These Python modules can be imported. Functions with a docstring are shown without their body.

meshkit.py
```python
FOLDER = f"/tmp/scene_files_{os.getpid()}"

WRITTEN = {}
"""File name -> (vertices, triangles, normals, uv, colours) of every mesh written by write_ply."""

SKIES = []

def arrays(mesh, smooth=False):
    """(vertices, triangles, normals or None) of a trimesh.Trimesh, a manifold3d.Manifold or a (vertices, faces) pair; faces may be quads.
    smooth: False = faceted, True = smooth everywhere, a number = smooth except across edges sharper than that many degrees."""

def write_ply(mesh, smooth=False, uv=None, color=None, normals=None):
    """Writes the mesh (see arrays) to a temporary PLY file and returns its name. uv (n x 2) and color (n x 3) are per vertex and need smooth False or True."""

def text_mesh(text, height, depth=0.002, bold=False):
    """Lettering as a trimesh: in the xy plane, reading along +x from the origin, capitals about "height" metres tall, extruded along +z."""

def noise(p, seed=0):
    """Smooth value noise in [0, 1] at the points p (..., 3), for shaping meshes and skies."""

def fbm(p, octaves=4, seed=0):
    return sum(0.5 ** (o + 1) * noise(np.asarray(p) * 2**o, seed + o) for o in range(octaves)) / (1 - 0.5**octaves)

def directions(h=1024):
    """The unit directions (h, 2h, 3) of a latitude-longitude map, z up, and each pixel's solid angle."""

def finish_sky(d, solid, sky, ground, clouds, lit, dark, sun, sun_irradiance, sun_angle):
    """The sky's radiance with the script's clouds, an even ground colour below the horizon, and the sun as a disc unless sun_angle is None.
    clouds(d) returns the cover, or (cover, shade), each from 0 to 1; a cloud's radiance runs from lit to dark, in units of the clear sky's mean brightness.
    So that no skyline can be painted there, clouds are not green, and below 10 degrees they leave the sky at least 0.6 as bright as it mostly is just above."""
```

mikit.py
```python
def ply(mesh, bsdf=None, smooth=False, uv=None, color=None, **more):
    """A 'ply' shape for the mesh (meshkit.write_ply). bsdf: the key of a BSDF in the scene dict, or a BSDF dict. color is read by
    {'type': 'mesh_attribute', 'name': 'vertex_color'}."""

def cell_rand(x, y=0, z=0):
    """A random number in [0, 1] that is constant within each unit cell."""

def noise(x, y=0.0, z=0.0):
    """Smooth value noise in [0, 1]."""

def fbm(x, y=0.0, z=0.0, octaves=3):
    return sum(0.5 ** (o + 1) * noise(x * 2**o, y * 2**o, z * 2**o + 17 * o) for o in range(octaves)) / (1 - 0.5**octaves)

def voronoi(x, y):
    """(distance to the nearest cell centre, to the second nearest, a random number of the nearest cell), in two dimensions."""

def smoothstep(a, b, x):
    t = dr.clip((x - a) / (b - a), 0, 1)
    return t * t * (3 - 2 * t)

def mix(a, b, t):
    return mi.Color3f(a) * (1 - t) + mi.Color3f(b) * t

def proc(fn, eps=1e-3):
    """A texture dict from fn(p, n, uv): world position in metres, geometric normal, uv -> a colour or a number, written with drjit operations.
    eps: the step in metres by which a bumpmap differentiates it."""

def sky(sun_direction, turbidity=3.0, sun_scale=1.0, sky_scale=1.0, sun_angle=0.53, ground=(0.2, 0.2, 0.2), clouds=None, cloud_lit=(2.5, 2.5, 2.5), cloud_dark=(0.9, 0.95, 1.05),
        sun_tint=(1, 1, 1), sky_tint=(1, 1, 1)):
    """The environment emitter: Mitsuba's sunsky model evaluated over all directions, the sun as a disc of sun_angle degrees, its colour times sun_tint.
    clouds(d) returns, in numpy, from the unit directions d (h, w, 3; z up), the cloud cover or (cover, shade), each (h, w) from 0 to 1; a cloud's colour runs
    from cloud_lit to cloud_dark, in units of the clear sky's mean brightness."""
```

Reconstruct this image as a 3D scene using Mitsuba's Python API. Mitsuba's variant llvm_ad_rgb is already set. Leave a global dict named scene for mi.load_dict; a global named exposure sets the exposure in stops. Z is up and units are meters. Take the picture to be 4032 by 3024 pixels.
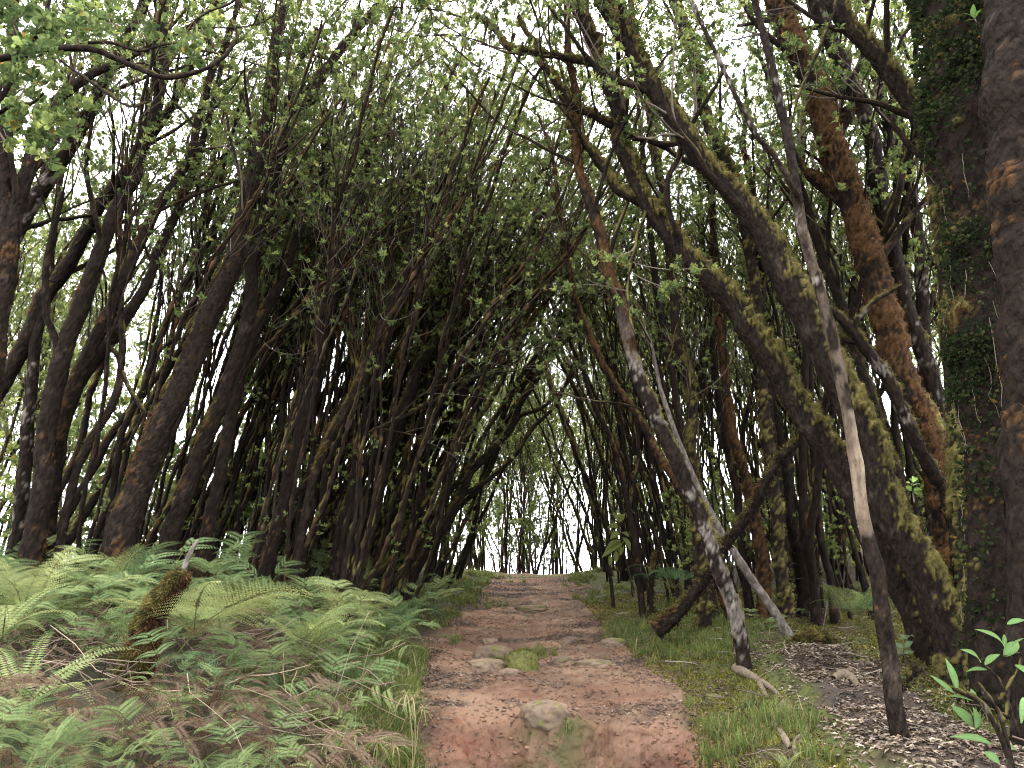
import math
import numpy as np
import mitsuba as mi
import drjit as dr
import mikit
import meshkit
from meshkit import fbm, noise

T = mi.ScalarTransform4f
scene, labels = {}, {}

# ------------------------------------------------------------------ camera, sky, exposure
CAM = np.array([0.0, 0.0, 1.6])
PITCH = math.radians(15.0)
CF, SF = math.cos(PITCH), math.sin(PITCH)
FOC = 745.0
scene['camera'] = {'type': 'perspective', 'fov': 2 * math.degrees(math.atan(512 / FOC)), 'fov_axis': 'x', 'near_clip': 0.05, 'far_clip': 2000.0,
                   'to_world': T().look_at(origin=CAM.tolist(), target=[0, CF, 1.6 + SF], up=[0, 0, 1])}
scene['sky'] = mikit.sky([0.35, 0.30, 0.88], turbidity=4, sun_scale=0.25, sun_angle=25, clouds=lambda d: (np.ones(d.shape[:2]), 0.25 * fbm(d * 3, 3)),
                         cloud_lit=(2.5, 2.5, 2.55), cloud_dark=(1.6, 1.65, 1.75))
exposure = 4.7

# ------------------------------------------------------------------ helpers
UP = np.array([0, 0, 1.0])


def ss(a, b, x):
    t = np.clip((np.asarray(x, float) - a) / (b - a), 0, 1)
    return t * t * (3 - 2 * t)


def lerp(a, b, t):
    return np.asarray(a) * (1 - t) + np.asarray(b) * t


def unit(v):
    return v / (np.linalg.norm(v, axis=-1, keepdims=True) + 1e-12)


class MB:
    """Collects vertices, triangles and vertex colours into one mesh."""

    def __init__(self):
        self.v, self.f, self.c, self.n = [], [], [], 0

    def add(self, v, f, c):
        v = np.asarray(v, float).reshape(-1, 3)
        self.v.append(v)
        self.f.append(np.asarray(f, int) + self.n)
        self.c.append(np.broadcast_to(np.asarray(c, float), v.shape))
        self.n += len(v)

    def get(self):
        return np.vstack(self.v), np.vstack(self.f), np.vstack(self.c)


def shape(mb, bsdf, smooth=True):
    v, f, c = mb.get() if isinstance(mb, MB) else mb
    return mikit.ply((v, f), bsdf, smooth=smooth, color=np.clip(c, 0, 1))


def numbered(name):
    if name not in USED:
        USED[name] = 0
        return name
    USED[name] += 1
    return f'{name}_{USED[name]:03d}'


USED = {}


def thing(name, label, cat, group=None, kind=None):
    key = numbered(name)
    labels[key] = {'label': label, 'category': cat}
    if group:
        labels[key]['group'] = group
    if kind:
        labels[key]['kind'] = kind
    return key


def part(parent, name, d, kind=None, label=None):
    key = numbered(parent + '__' + name)
    scene[key] = d
    if kind or label:
        labels[key] = {k: x for k, x in (('kind', kind), ('label', label)) if x}
    return key


# ------------------------------------------------------------------ materials
def leafy(rough, trans):
    return {'type': 'principledthin', 'base_color': {'type': 'mesh_attribute', 'name': 'vertex_color'}, 'roughness': rough, 'diff_trans': trans, 'spec_trans': 0.0, 'eta': 1.4}


def solid(rough, spec=0.35):
    return {'type': 'twosided', 'b': {'type': 'principled', 'base_color': {'type': 'mesh_attribute', 'name': 'vertex_color'}, 'roughness': rough, 'specular': spec}}


scene['leaf'] = leafy(0.38, 1.35)
scene['frond_leaf'] = leafy(0.5, 0.8)
scene['grass_blade'] = leafy(0.5, 0.8)


def bark_bump(p, n, uv):
    return 0.034 * mikit.fbm(p.x * 36, p.y * 36, p.z * 15, 3)


scene['bark'] = {'type': 'twosided', 'b': {'type': 'bumpmap', 'arbitrary': mikit.proc(bark_bump, eps=4e-3),
                 'bsdf': {'type': 'principled', 'base_color': {'type': 'mesh_attribute', 'name': 'vertex_color'}, 'roughness': 0.9, 'specular': 0.12}}}
scene['twig_bark'] = solid(0.8, 0.3)
scene['moss_fuzz'] = leafy(0.8, 0.7)


def soil_bump(p, n, uv):
    return 0.05 * mikit.fbm(p.x * 18, p.y * 18, p.z * 18, 4)


scene['soil'] = {'type': 'twosided', 'b': {'type': 'bumpmap', 'arbitrary': mikit.proc(soil_bump, eps=4e-3),
                 'bsdf': {'type': 'principled', 'base_color': {'type': 'mesh_attribute', 'name': 'vertex_color'}, 'roughness': 0.8, 'specular': 0.3}}}
scene['litter'] = solid(0.45, 0.5)
scene['stone_surface'] = solid(0.8, 0.3)

# ------------------------------------------------------------------ terrain
EDGE_D = np.array([0, 4, 6, 8, 11, 16, 21, 26, 40.0])
EDGE_L = np.array([-0.6, -0.6, -0.68, -0.95, -1.2, -0.72, -0.5, -0.6, -0.8])
EDGE_R = np.array([1.3, 1.35, 1.5, 1.8, 1.65, 1.5, 1.7, 1.7, 1.8])
PROF_D = np.array([-30, 0, 3, 6, 7, 8, 11, 16, 21, 24, 30, 45, 120.0])
PROF_H = np.array([-0.6, 0.0, 0.12, 0.28, 0.41, 0.53, 0.74, 1.24, 1.80, 1.93, 1.7, -0.5, -14.0])


def pits(x, y):
    h = np.zeros_like(x)
    # the worn step in the trail: a bank of earth that bulges out under the capping stone, trodden hollows beside it
    p = np.stack([x, y, 0 * x], -1)
    edge = 7.32 - .26 * np.exp(-((x - .36) / .34) ** 2) + .35 * (fbm(p * 1.7, 3, 51) - .5) + .30 * (fbm(p * 5.5, 4, 52) - .5)
    wide = .42 - .16 * np.exp(-((x - .36) / .4) ** 2)
    h -= 0.32 * (1 - ss(edge - wide, edge, y)) * ss(-1.1, -.6, x) * ss(1.75, 1.35, x) * ss(3, 5, y)
    h += 0.09 * np.exp(-((x - .34) / .26) ** 2 - ((y - 7.2) / .28) ** 2)
    for a, b, r, dpt in ((0.95, 7.12, .13, .13), (1.24, 7.06, .15, .17), (0.80, 7.0, .10, .10), (1.22, 7.40, .11, .08), (1.08, 6.9, .10, .10), (-.30, 7.1, .16, .08), (-.05, 6.95, .10, .07)):
        h -= dpt * np.exp(-((((x - a) / r) ** 2 + ((y - b) / (r * 1.1)) ** 2) ** 2))
    h += 0.10 * np.exp(-(((x + 0.15) / 0.7) ** 2 + ((y - 9.2) / 0.6) ** 2))
    return h


def H(x, y):
    x, y = np.broadcast_arrays(np.asarray(x, float), np.asarray(y, float))
    h = np.interp(y, PROF_D, PROF_H)
    l, r = np.interp(y, EDGE_D, EDGE_L), np.interp(y, EDGE_D, EDGE_R)
    h = h + 0.45 * ss(0.0, 2.2, l - x) - 3.6 * ss(7.0, 26.0, l - x) + 0.16 * ss(0.0, 1.2, x - r) + 0.4 * ss(4.0, 9.0, x - r) + 2.4 * ss(6.5, 17.0, x - r)
    mid = (x - l) / np.maximum(r - l, .1)
    h = h - 0.05 * ss(0, .3, mid) * ss(0, .3, 1 - mid)
    p = np.stack([x, y, 0 * x], -1)
    h = h + 0.16 * (fbm(p * 0.55, 3, 3) - .5) + 0.06 * (fbm(p * 2.2, 3, 5) - .5)
    off = ss(0, .4, x - r) * ss(6.5, 3, x - r)
    h = h + 0.030 * (fbm(p * 7, 4, 41) - .5) * ss(30, 10, y) + (0.09 * off * ss(.42, .7, fbm(p * 2.4, 3, 44)) + .05 * off * (fbm(p * 9, 3, 46) - .4)) * ss(20, 12, y)
    h = h + ss(14, 8, y) * (0.022 * (fbm(p * 24, 2, 43) - .5) + .07 * (fbm(p * 5, 3, 48) - .5) + .07 * (fbm(p * 2.4, 2, 50) - .5))
    h = h + .10 * (fbm(p * 8, 3, 49) - .5) * np.exp(-(((x - 0.42) / 0.8) ** 2 + ((y - 7.0) / 0.4) ** 2))
    h = h + ss(9, 6.5, y) * .016 * (fbm(p * 52, 2, 53) - .5)
    return h + pits(x, y)


GX, GY = np.arange(-20, 20.01, .05), np.arange(2, 42.01, .05)
GRID = H(*np.meshgrid(GX, GY))


def H1(x, y):
    if not (-19.9 < x < 19.9 and 2.1 < y < 41.9):
        return float(H(np.array([x]), np.array([y]))[0])
    a, b = (x + 20) / .05, (y - 2) / .05
    i, j = int(a), int(b)
    a, b = a - i, b - j
    return float((GRID[j, i] * (1 - a) + GRID[j, i + 1] * a) * (1 - b) + (GRID[j + 1, i] * (1 - a) + GRID[j + 1, i + 1] * a) * b)


def ground_colour(x, y, h):
    l, r = np.interp(y, EDGE_D, EDGE_L), np.interp(y, EDGE_D, EDGE_R)
    p = np.stack([x, y, 1.6 * h], -1)
    wob = 0.55 * (fbm(p * 1.3, 4, 11) - .5) + .7 * (fbm(p * 4.5, 3, 12) - .5)
    n1, n2, n3 = fbm(p * 1.1, 4, 21), fbm(p * 6, 4, 22), fbm(p * 26, 3, 23)
    red = lerp((0.21, 0.115, 0.076), (0.30, 0.19, 0.128), ss(.35, .65, n1)[..., None])
    red = lerp(red, (0.17, 0.072, 0.042), ss(.5, .75, n2)[..., None] * .7)
    red = lerp(red, (0.36, 0.23, 0.15), ss(.55, .8, n3)[..., None] * .5)
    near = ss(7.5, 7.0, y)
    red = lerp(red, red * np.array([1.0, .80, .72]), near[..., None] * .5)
    red = red * lerp(.72, 1.15, ss(.32, .66, fbm(p * 2.6, 4, 27)))[..., None]
    litter = lerp((0.085, 0.055, 0.042), (0.035, 0.024, 0.022), n3[..., None])
    q = np.stack([x * 0.8, y * 2.0, 0 * x], -1)
    lit = ss(.50, .66, fbm(q, 4, 31) + .10 * (ss(0.7, 0, x - l)) - .06)
    red = lerp(red, litter, (lit * ss(.28, .55, n2))[..., None] * .85)
    moss = lerp((0.115, 0.125, 0.028), (0.055, 0.075, 0.02), n2[..., None])
    moss = lerp(lerp(moss, (0.17, 0.15, 0.04), ss(.5, .75, n3)[..., None] * .6), (0.075, 0.05, 0.03), ss(.5, .62, fbm(p * 3.3, 4, 47))[..., None] * .8)
    forest = lerp((0.06, 0.042, 0.03), (0.11, 0.08, 0.055), n2[..., None])
    right = ss(-.1, .35, x - r + wob)
    left = ss(-.1, .25, l - x + wob)
    mossr = ss(.38, .58, n1 + .35 * ss(4.5, .5, x - r) - .1 * ss(15, 22, y)) * right
    path2 = np.exp(-(((x - 3.2 - .12 * (y - 7)) / .50) ** 2)) * ss(10.5, 8.5, y)      # the side trail of dead leaves
    col = lerp(red, forest, right[..., None])
    col = lerp(col, moss, mossr[..., None])
    col = lerp(col, lerp((0.05, 0.035, 0.03), (0.11, 0.08, 0.065), n3[..., None]), (ss(.35, .6, path2) * right)[..., None])
    col = lerp(col, lerp((0.045, 0.032, 0.022), (0.05, 0.055, 0.022), n1[..., None]), left[..., None])
    hill = np.exp(-(((x - 0.38) / 0.36) ** 2 + ((y - 7.0) / 0.30) ** 2) ** 1.5)
    col = lerp(col, lerp((0.17, 0.105, 0.062), (0.085, 0.085, 0.024), ss(.42, .54, n2)[..., None]), (hill * .9)[..., None])
    col = lerp(col, (0.12, 0.13, 0.035), (ss(.52, .62, n1 + .1) * ss(20, 23, y))[..., None] * .7)
    return col * np.array([.465, .47, .455])


def build_ground():
    ys = [-30, -15, -6, 0]
    y = 3.4
    while y < 42:
        ys.append(y)
        y += .012 if 6.7 < y < 7.5 else y * .0075
    ys += list(np.geomspace(43, 120, 24))
    t = np.linspace(-1, 1, 560)
    xs = 0.5 + 33 * np.sinh(t * 4.1) / np.sinh(4.1)
    ys = np.array(ys)
    X, Y = np.meshgrid(xs, ys)
    Z = H(X, Y)
    p = np.stack([X, Y, 0 * X], -1)
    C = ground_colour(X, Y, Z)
    n, m = X.shape
    i, j = np.meshgrid(np.arange(n - 1), np.arange(m - 1), indexing='ij')
    a = i * m + j
    q = np.stack([a, a + 1, a + m + 1, a + m], -1).reshape(-1, 4)
    f = np.vstack([q[:, [0, 1, 2]], q[:, [0, 2, 3]]])
    v = np.stack([X, Y, Z], -1).reshape(-1, 3)
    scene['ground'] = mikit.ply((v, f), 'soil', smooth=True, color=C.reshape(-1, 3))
    labels['ground'] = {'label': 'red earth forest trail with mossy verges', 'kind': 'structure'}


build_ground()


# ------------------------------------------------------------------ tubes, bark
def frames(p):
    t = unit(np.gradient(p, axis=0))
    mean = np.abs(t.mean(0))
    ref = np.eye(3)[int(np.argmin(mean))]
    a = unit(np.cross(t, ref))
    return t, a, np.cross(t, a)


def ring_faces(n, s):
    i, j = np.meshgrid(np.arange(n - 1), np.arange(s), indexing='ij')
    j2 = (j + 1) % s
    return np.vstack([np.stack([i * s + j, i * s + j2, (i + 1) * s + j2], -1).reshape(-1, 3), np.stack([i * s + j, (i + 1) * s + j2, (i + 1) * s + j], -1).reshape(-1, 3)])


FACES = {}


def tube(p, r, s):
    t, a, b = frames(p)
    th = np.arange(s) * 2 * np.pi / s
    n = np.cos(th)[None, :, None] * a[:, None] + np.sin(th)[None, :, None] * b[:, None]
    v = p[:, None] + np.asarray(r)[:, None, None] * n
    if (len(p), s) not in FACES:
        FACES[(len(p), s)] = ring_faces(len(p), s)
    return v, FACES[(len(p), s)], n


def resample(p, r, step):
    """Catmull-Rom through the points, then even steps."""
    p, r = np.asarray(p, float), np.asarray(r, float)
    q = np.vstack([2 * p[0] - p[1], p, 2 * p[-1] - p[-2]])
    out, rad = [], []
    for k in range(len(p) - 1):
        u = np.linspace(0, 1, 9)[:-1, None]
        a, b, c, d = q[k:k + 4]
        out.append(0.5 * (2 * b + (c - a) * u + (2 * a - 5 * b + 4 * c - d) * u ** 2 + (3 * b - a - 3 * c + d) * u ** 3))
        rad.append(r[k] + (r[k + 1] - r[k]) * u[:, 0])
    out, rad = np.vstack(out + [p[-1:]]), np.concatenate(rad + [r[-1:]])
    s = np.concatenate([[0], np.cumsum(np.linalg.norm(np.diff(out, axis=0), axis=1))])
    n = max(4, int(s[-1] / step) + 1)
    u = np.linspace(0, s[-1], n)
    return np.stack([np.interp(u, s, out[:, k]) for k in range(3)], -1), np.interp(u, s, rad), u


STYLES = {  # rust moss, gold-green moss, pale lichen, how much of each
    'dark': (0.30, 0.22, 0.10), 'brown': (0.42, 0.28, 0.06), 'rust': (0.80, 0.30, 0.05), 'gold': (0.30, 0.70, 0.06), 'pale': (0.14, 0.26, 0.62), 'olive': (0.30, 0.36, 0.08), 'grey': (0.15, 0.2, 0.45), 'bare': (0.0, 0.0, 1.0), 'shaggy': (0.9, 0.95, 0.0), 'plain': (0.16, 0.0, 0.16),
}


def bark_colour(p, n, t, style, seed, fine=1.0):
    """Bark, moss and lichen: moss sits on the upper side of a leaning stem."""
    ru, go, pa = STYLES[style]
    up = n[..., 2]
    most = np.abs(up).max(-1, keepdims=True) if up.ndim > 1 else np.ones(1)
    lean = up / np.maximum(most, .05) * ss(.04, .3, most)
    q = p + seed * 3.17
    a, b, c = fbm(q * 1.6, 3, seed), fbm(q * 5.5, 3, seed + 1), fbm(q * np.array([46, 46, 13.]) * fine, 4, seed + 2)
    d = noise(q * 70 * fine, seed + 3)
    col = lerp((0.0032, 0.0022, 0.0016), (0.0205, 0.0140, 0.0102), ss(.22, .82, .75 * c + .25 * d)[..., None])
    col = lerp(col, (0.050, 0.038, 0.031), ss(.58, .74, c * .35 + b * .65)[..., None] * .55)
    pm = ss(.74 - .42 * pa, .79 - .42 * pa, b * .36 + a * .36 + c * .18 + d * .10)
    col = lerp(col, lerp((0.075, 0.064, 0.054), (0.175, 0.155, 0.136), ss(.4, .7, c)[..., None]), pm[..., None] * .85)
    rm = ss(.70 - .34 * ru, .77 - .34 * ru, .36 * a + .26 * b + .26 * c + .12 * d + .10 * lean)
    col = lerp(col, lerp((0.012, 0.0065, 0.0035), (0.085, 0.043, 0.017), ss(.15, .85, .5 * c + .5 * d)[..., None]), rm[..., None] * (0 if ru == 0 else .9))
    gm = ss(.76 - .36 * go, .82 - .36 * go, .24 * fbm(q * 1.3, 3, seed + 7) + .30 * b + .30 * c + .16 * d + .24 * lean)
    col = lerp(col, lerp((0.014, 0.0125, 0.004), (0.112, 0.096, 0.029), ss(.15, .85, .45 * c + .55 * d)[..., None]), gm[..., None] * (0 if go == 0 else .92))
    return col, np.maximum(rm * (ru > 0), gm * (go > 0)), pm


def skin(mb, p, r, sides, style, seed, rough=1.0, shelf=0.0, u=None, fine=1.0):
    """One stem as a tube whose surface is displaced by bark fibres, moss cushions and ledges."""
    v, f, n = tube(p, r, sides)
    c3 = p[:, None]
    t = np.gradient(p, axis=0)
    col, moss, pale = bark_colour(v, n, t, style, seed, fine)
    rr = np.asarray(r)[:, None]
    q = v + seed * 1.3
    disp = rr * rough * (0.34 * (fbm(q * 3.1, 2, seed + 4) - .5) + .20 * (fbm(q * np.array([26, 26, 5.]) * fine, 2, seed + 5) - .5))
    disp = disp + moss * rough * (0.004 + 0.05 * rr + 0.045 * (fbm(q * 15 * fine, 2, seed + 6) - .35))
    if shelf:
        lam = 0.17 + 0.1 * noise(q * .7, seed + 8)
        ph = (u[:, None] / 0.21 + 1.6 * fbm(q * 4.0, 2, seed + 9)) % 1.0
        ridge = np.where(ph < .8, ph / .8, (1 - ph) / .2)
        mask = ss(.42, .62, fbm(q * 2.3, 2, seed + 10) + .35 * n[..., 2]) * moss
        col = lerp(col, np.clip(col * 1.5, 0, 1), (mask * ridge)[..., None])
        disp = disp + shelf * mask * ridge ** 1.5
    v = v + n * disp[..., None]
    mb.add(v, f, col.reshape(-1, 3))
    return v, n, moss, col


def fuzz(mb, v, n, moss, col, count, size, rng, gravity=0.5):
    """Short moss strands standing off a stem's surface."""
    w = np.clip(moss.ravel() - .15, 0, 1) + .10
    if w.sum() < 1e-3:
        return
    i = rng.choice(len(w), count, p=w / w.sum())
    V, N, C = v.reshape(-1, 3)[i], n.reshape(-1, 3)[i], col.reshape(-1, 3)[i]
    P = V + rng.normal(0, .010, V.shape)
    d = unit(N + rng.normal(0, .45, N.shape) - gravity * UP * rng.random((count, 1)))
    s = unit(np.cross(d, rng.normal(0, 1, d.shape)))
    L = size * rng.uniform(.5, 1.4, (count, 1))
    wd = L * .20
    vv = np.stack([P - s * wd, P + s * wd, P + d * L - UP * L * .15], 1)
    f = np.arange(count * 3).reshape(-1, 3)
    cc = np.repeat(np.clip(C * rng.uniform(.5, 1.7, (count, 1)) + .006, 0, 1), 3, 0)
    mb.add(vv, f, cc)


# ------------------------------------------------------------------ leaves
def leaves(mb, P, D, rng, per=7, size=0.045, tone=None, open_=(0.5, 1.25), wide=0.5, round_=False):
    """Rosettes of folded leaves at points P, opening about directions D."""
    P, D = np.asarray(P, float), unit(np.asarray(D, float))
    k = len(P)
    a = unit(np.cross(D, np.where(np.abs(D[:, 2:]) < .9, UP, [1.0, 0, 0])))
    b = np.cross(D, a)
    az = (np.arange(per)[None] / per * 2 * np.pi + rng.uniform(0, 6.28, (k, 1)) + rng.normal(0, .35, (k, per)))[..., None]
    op = rng.uniform(*open_, (k, per, 1))
    rad = np.cos(az) * a[:, None] + np.sin(az) * b[:, None]
    d = D[:, None] * np.cos(op) + rad * np.sin(op)
    nn = D[:, None] * np.sin(op) - rad * np.cos(op)
    s = np.cross(d, nn)
    L = size * rng.uniform(.65, 1.2, (k, per, 1))
    base = P[:, None] + d * .12 * L - D[:, None] * rng.uniform(0, .035, (k, per, 1))
    w = L * wide * .5
    v = np.stack([base, base + d * L * .55 + s * w + nn * w * .25, base + d * L - nn * L * .08, base + d * L * .55 - s * w + nn * w * .25], 2)
    n = k * per
    i = np.arange(n)[:, None] * 4
    f = np.vstack([i + [0, 1, 2], i + [0, 2, 3]])
    m = 4
    if round_:      # obovate: widest beyond the middle, blunt tip
        v = np.stack([base, base + d * L * .35 + s * w * .55, base + d * L * .72 + s * w + nn * w * .2, base + d * L * .97 + s * w * .4 - nn * L * .05, base + d * L * .97 - s * w * .4 - nn * L * .05,
                      base + d * L * .72 - s * w + nn * w * .2, base + d * L * .35 - s * w * .55], 2)
        i = np.arange(n)[:, None] * 7
        f = np.vstack([i + [0, 1, 6], i + [1, 2, 6], i + [2, 5, 6], i + [2, 3, 5], i + [3, 4, 5]])
        m = 7
    if tone is None:
        tone = rng.random(k)
    t = np.clip(tone[:, None] + rng.normal(0, .10, (k, per)), 0, 1)[..., None]
    c = np.where(t < .6, lerp((0.046, 0.072, 0.028), (0.165, 0.215, 0.072), t / .6), lerp((0.165, 0.215, 0.072), (0.35, 0.39, 0.125), (t - .6) / .4))
    c = np.where(rng.random((k, per, 1)) < .012, [0.28, 0.17, 0.04], c)
    mb.add(v, f, np.repeat(c.reshape(-1, 3), m, 0))


def perp(d, rng):
    x = rng.normal(0, 1, 3)
    x -= d * x.dot(d)
    return x / np.linalg.norm(x)


class Tree:
    def __init__(self, rng, lean, density=1.0):
        self.rng, self.lean, self.density = rng, np.asarray(lean, float), density
        self.stems, self.twigs, self.ros, self.rod, self.tone = [], [], [], [], []

    def branch(self, p, d, r, L, level, last, seg, wander, trop):
        rng = self.rng
        n = max(3, int(round(L / seg)))
        pts, dirs = [np.array(p, float)], [d]
        for k in range(n):
            d = unit(d + rng.normal(0, wander, 3) + trop * (UP + self.lean))
            pts.append(pts[-1] + d * L / n)
            dirs.append(d)
        pts = np.array(pts)
        rad = r * np.linspace(1, .38, n + 1)
        (self.stems if level <= 1 else self.twigs).append((pts, rad, level))
        if level == last:
            m = max(1, int(round((3.0 + 5.5 * L) * self.density)))
            for t in list(rng.uniform(.35, .95, m)) + [1.0]:
                k = min(n, int(t * n))
                self.ros.append(pts[k] + rng.normal(0, .02, 3))
                self.rod.append(unit(dirs[k] + .5 * UP + rng.normal(0, .5, 3)))
            return
        kids = {0: 8, 1: 4, 2: 3}[level]
        lo = {0: .46, 1: .25, 2: .2}[level]
        for t in rng.uniform(lo, .97, kids) if level else np.sort(rng.uniform(lo, .97, kids)):
            k = min(n - 1, int(t * n))
            q = pts[k] + (pts[k + 1] - pts[k]) * (t * n - k if k == int(t * n) else 0)
            ang = rng.uniform(.14, .40) if level == 0 else rng.uniform(.35, .95)
            dd = unit(dirs[k] * math.cos(ang) + perp(dirs[k], rng) * math.sin(ang))
            LL = {0: rng.uniform(1.6, 3.4), 1: rng.uniform(.7, 1.5), 2: rng.uniform(.28, .6)}[level] * min(1.0, .55 + L / 9 if level == 0 else 1.0)
            self.branch(q, dd, max(.004, (r * (1 - .62 * t)) * rng.uniform(.4, .6)), LL, level + 1, last, {0: .3, 1: .22, 2: .14}[level], {0: .13, 1: .16, 2: .2}[level], {0: .07, 1: .05, 2: .03}[level])

    def sprig(self, p, d, n):
        for _ in range(n):
            self.ros.append(np.asarray(p) + self.rng.normal(0, .10, 3))
            self.rod.append(unit(d + UP * .6 + self.rng.normal(0, .5, 3)))

    def crown(self, size=0.060, per=8, tone=0.42, round_=False):
        mb = MB()
        P = np.array(self.ros)
        base = noise(P * .9 + self.rng.uniform(0, 50), 5)
        tn = np.clip(tone + .55 * (base - .5) + self.rng.normal(0, .20, len(P)), 0, 1)
        leaves(mb, P, self.rod, self.rng, per, size, tn, wide=.62 if round_ else .5, round_=round_)
        return mb

    def twig_mesh(self):
        mb = MB()
        for pts, rad, lv in self.twigs:
            s = 4 if lv == 2 else 3
            v, f, n = tube(pts, rad, s)
            mb.add(v, f, lerp((0.06, 0.045, 0.035), (0.13, 0.105, 0.085), self.rng.random()))
        return mb


# ------------------------------------------------------------------ photograph coordinates to the place
def ray(vx, vy):
    x, y = (vx / 2.1602 - 512) / FOC, (384 - vy / 2.1602) / FOC
    return np.array([x, CF - y * SF, SF + y * CF])


def trace(nodes, Y, k=0.0, zb=1.0):
    """A traced outline as points and radii on the upright plane at distance Y, tilted towards (k < 0) or away."""
    P, R = [], []
    for vx, vy, w in nodes:
        d = ray(vx, vy)
        t = (Y + k * (CAM[2] - zb)) / (d[1] - k * d[2])
        p = CAM + d * t
        P.append(p)
        R.append(.43 * w / 2.1602 / FOC * t)
    return np.array(P), np.array(R)


# each: key name, label, style, distance, tilt, base x (photo), trace, moss ledges, kind of crown
HERO = []


def hero(label, style, Y, nodes, k=0.0, shelf=0.0, limbs=(), top=2.2, crown=1.0, fz=0, flare=1.6, name='mossy_tree', cat='tree'):
    HERO.append(dict(label=label, style=style, Y=Y, nodes=nodes, k=k, shelf=shelf, limbs=limbs, top=top, crown=crown, fz=fz, flare=flare, name=name, cat=cat))


# --- right of the trail
hero('leaning tree with pale lichen-spotted lower trunk and rust moss above, nearest the trail at right', 'pale', 8.5,
     [(1612, 1478, 46), (1606, 1420, 38), (1591, 1323, 36), (1558, 1240, 36), (1535, 1173, 36), (1508, 1095, 36), (1470, 1015, 36), (1424, 920, 35), (1404, 870, 34), (1380, 820, 33), (1360, 736, 33),
      (1337, 653, 32), (1317, 603, 31), (1304, 547, 29), (1284, 467, 27), (1260, 400, 25), (1247, 333, 24), (1244, 283, 22), (1247, 233, 21), (1237, 167, 18), (1227, 100, 17), (1224, 33, 15), (1222, -20, 14)], fz=9000, shelf=.015)
hero('white lichen-covered leaning stem crossing behind the pale leaning tree', 'bare', 10.2,
     [(1722, 1396, 30), (1675, 1323, 22), (1635, 1266, 21), (1585, 1190, 20), (1548, 1133, 19), (1515, 1070, 17), (1490, 1010, 15), (1455, 930, 13), (1430, 850, 11)], crown=.25, top=1.0)
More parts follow.
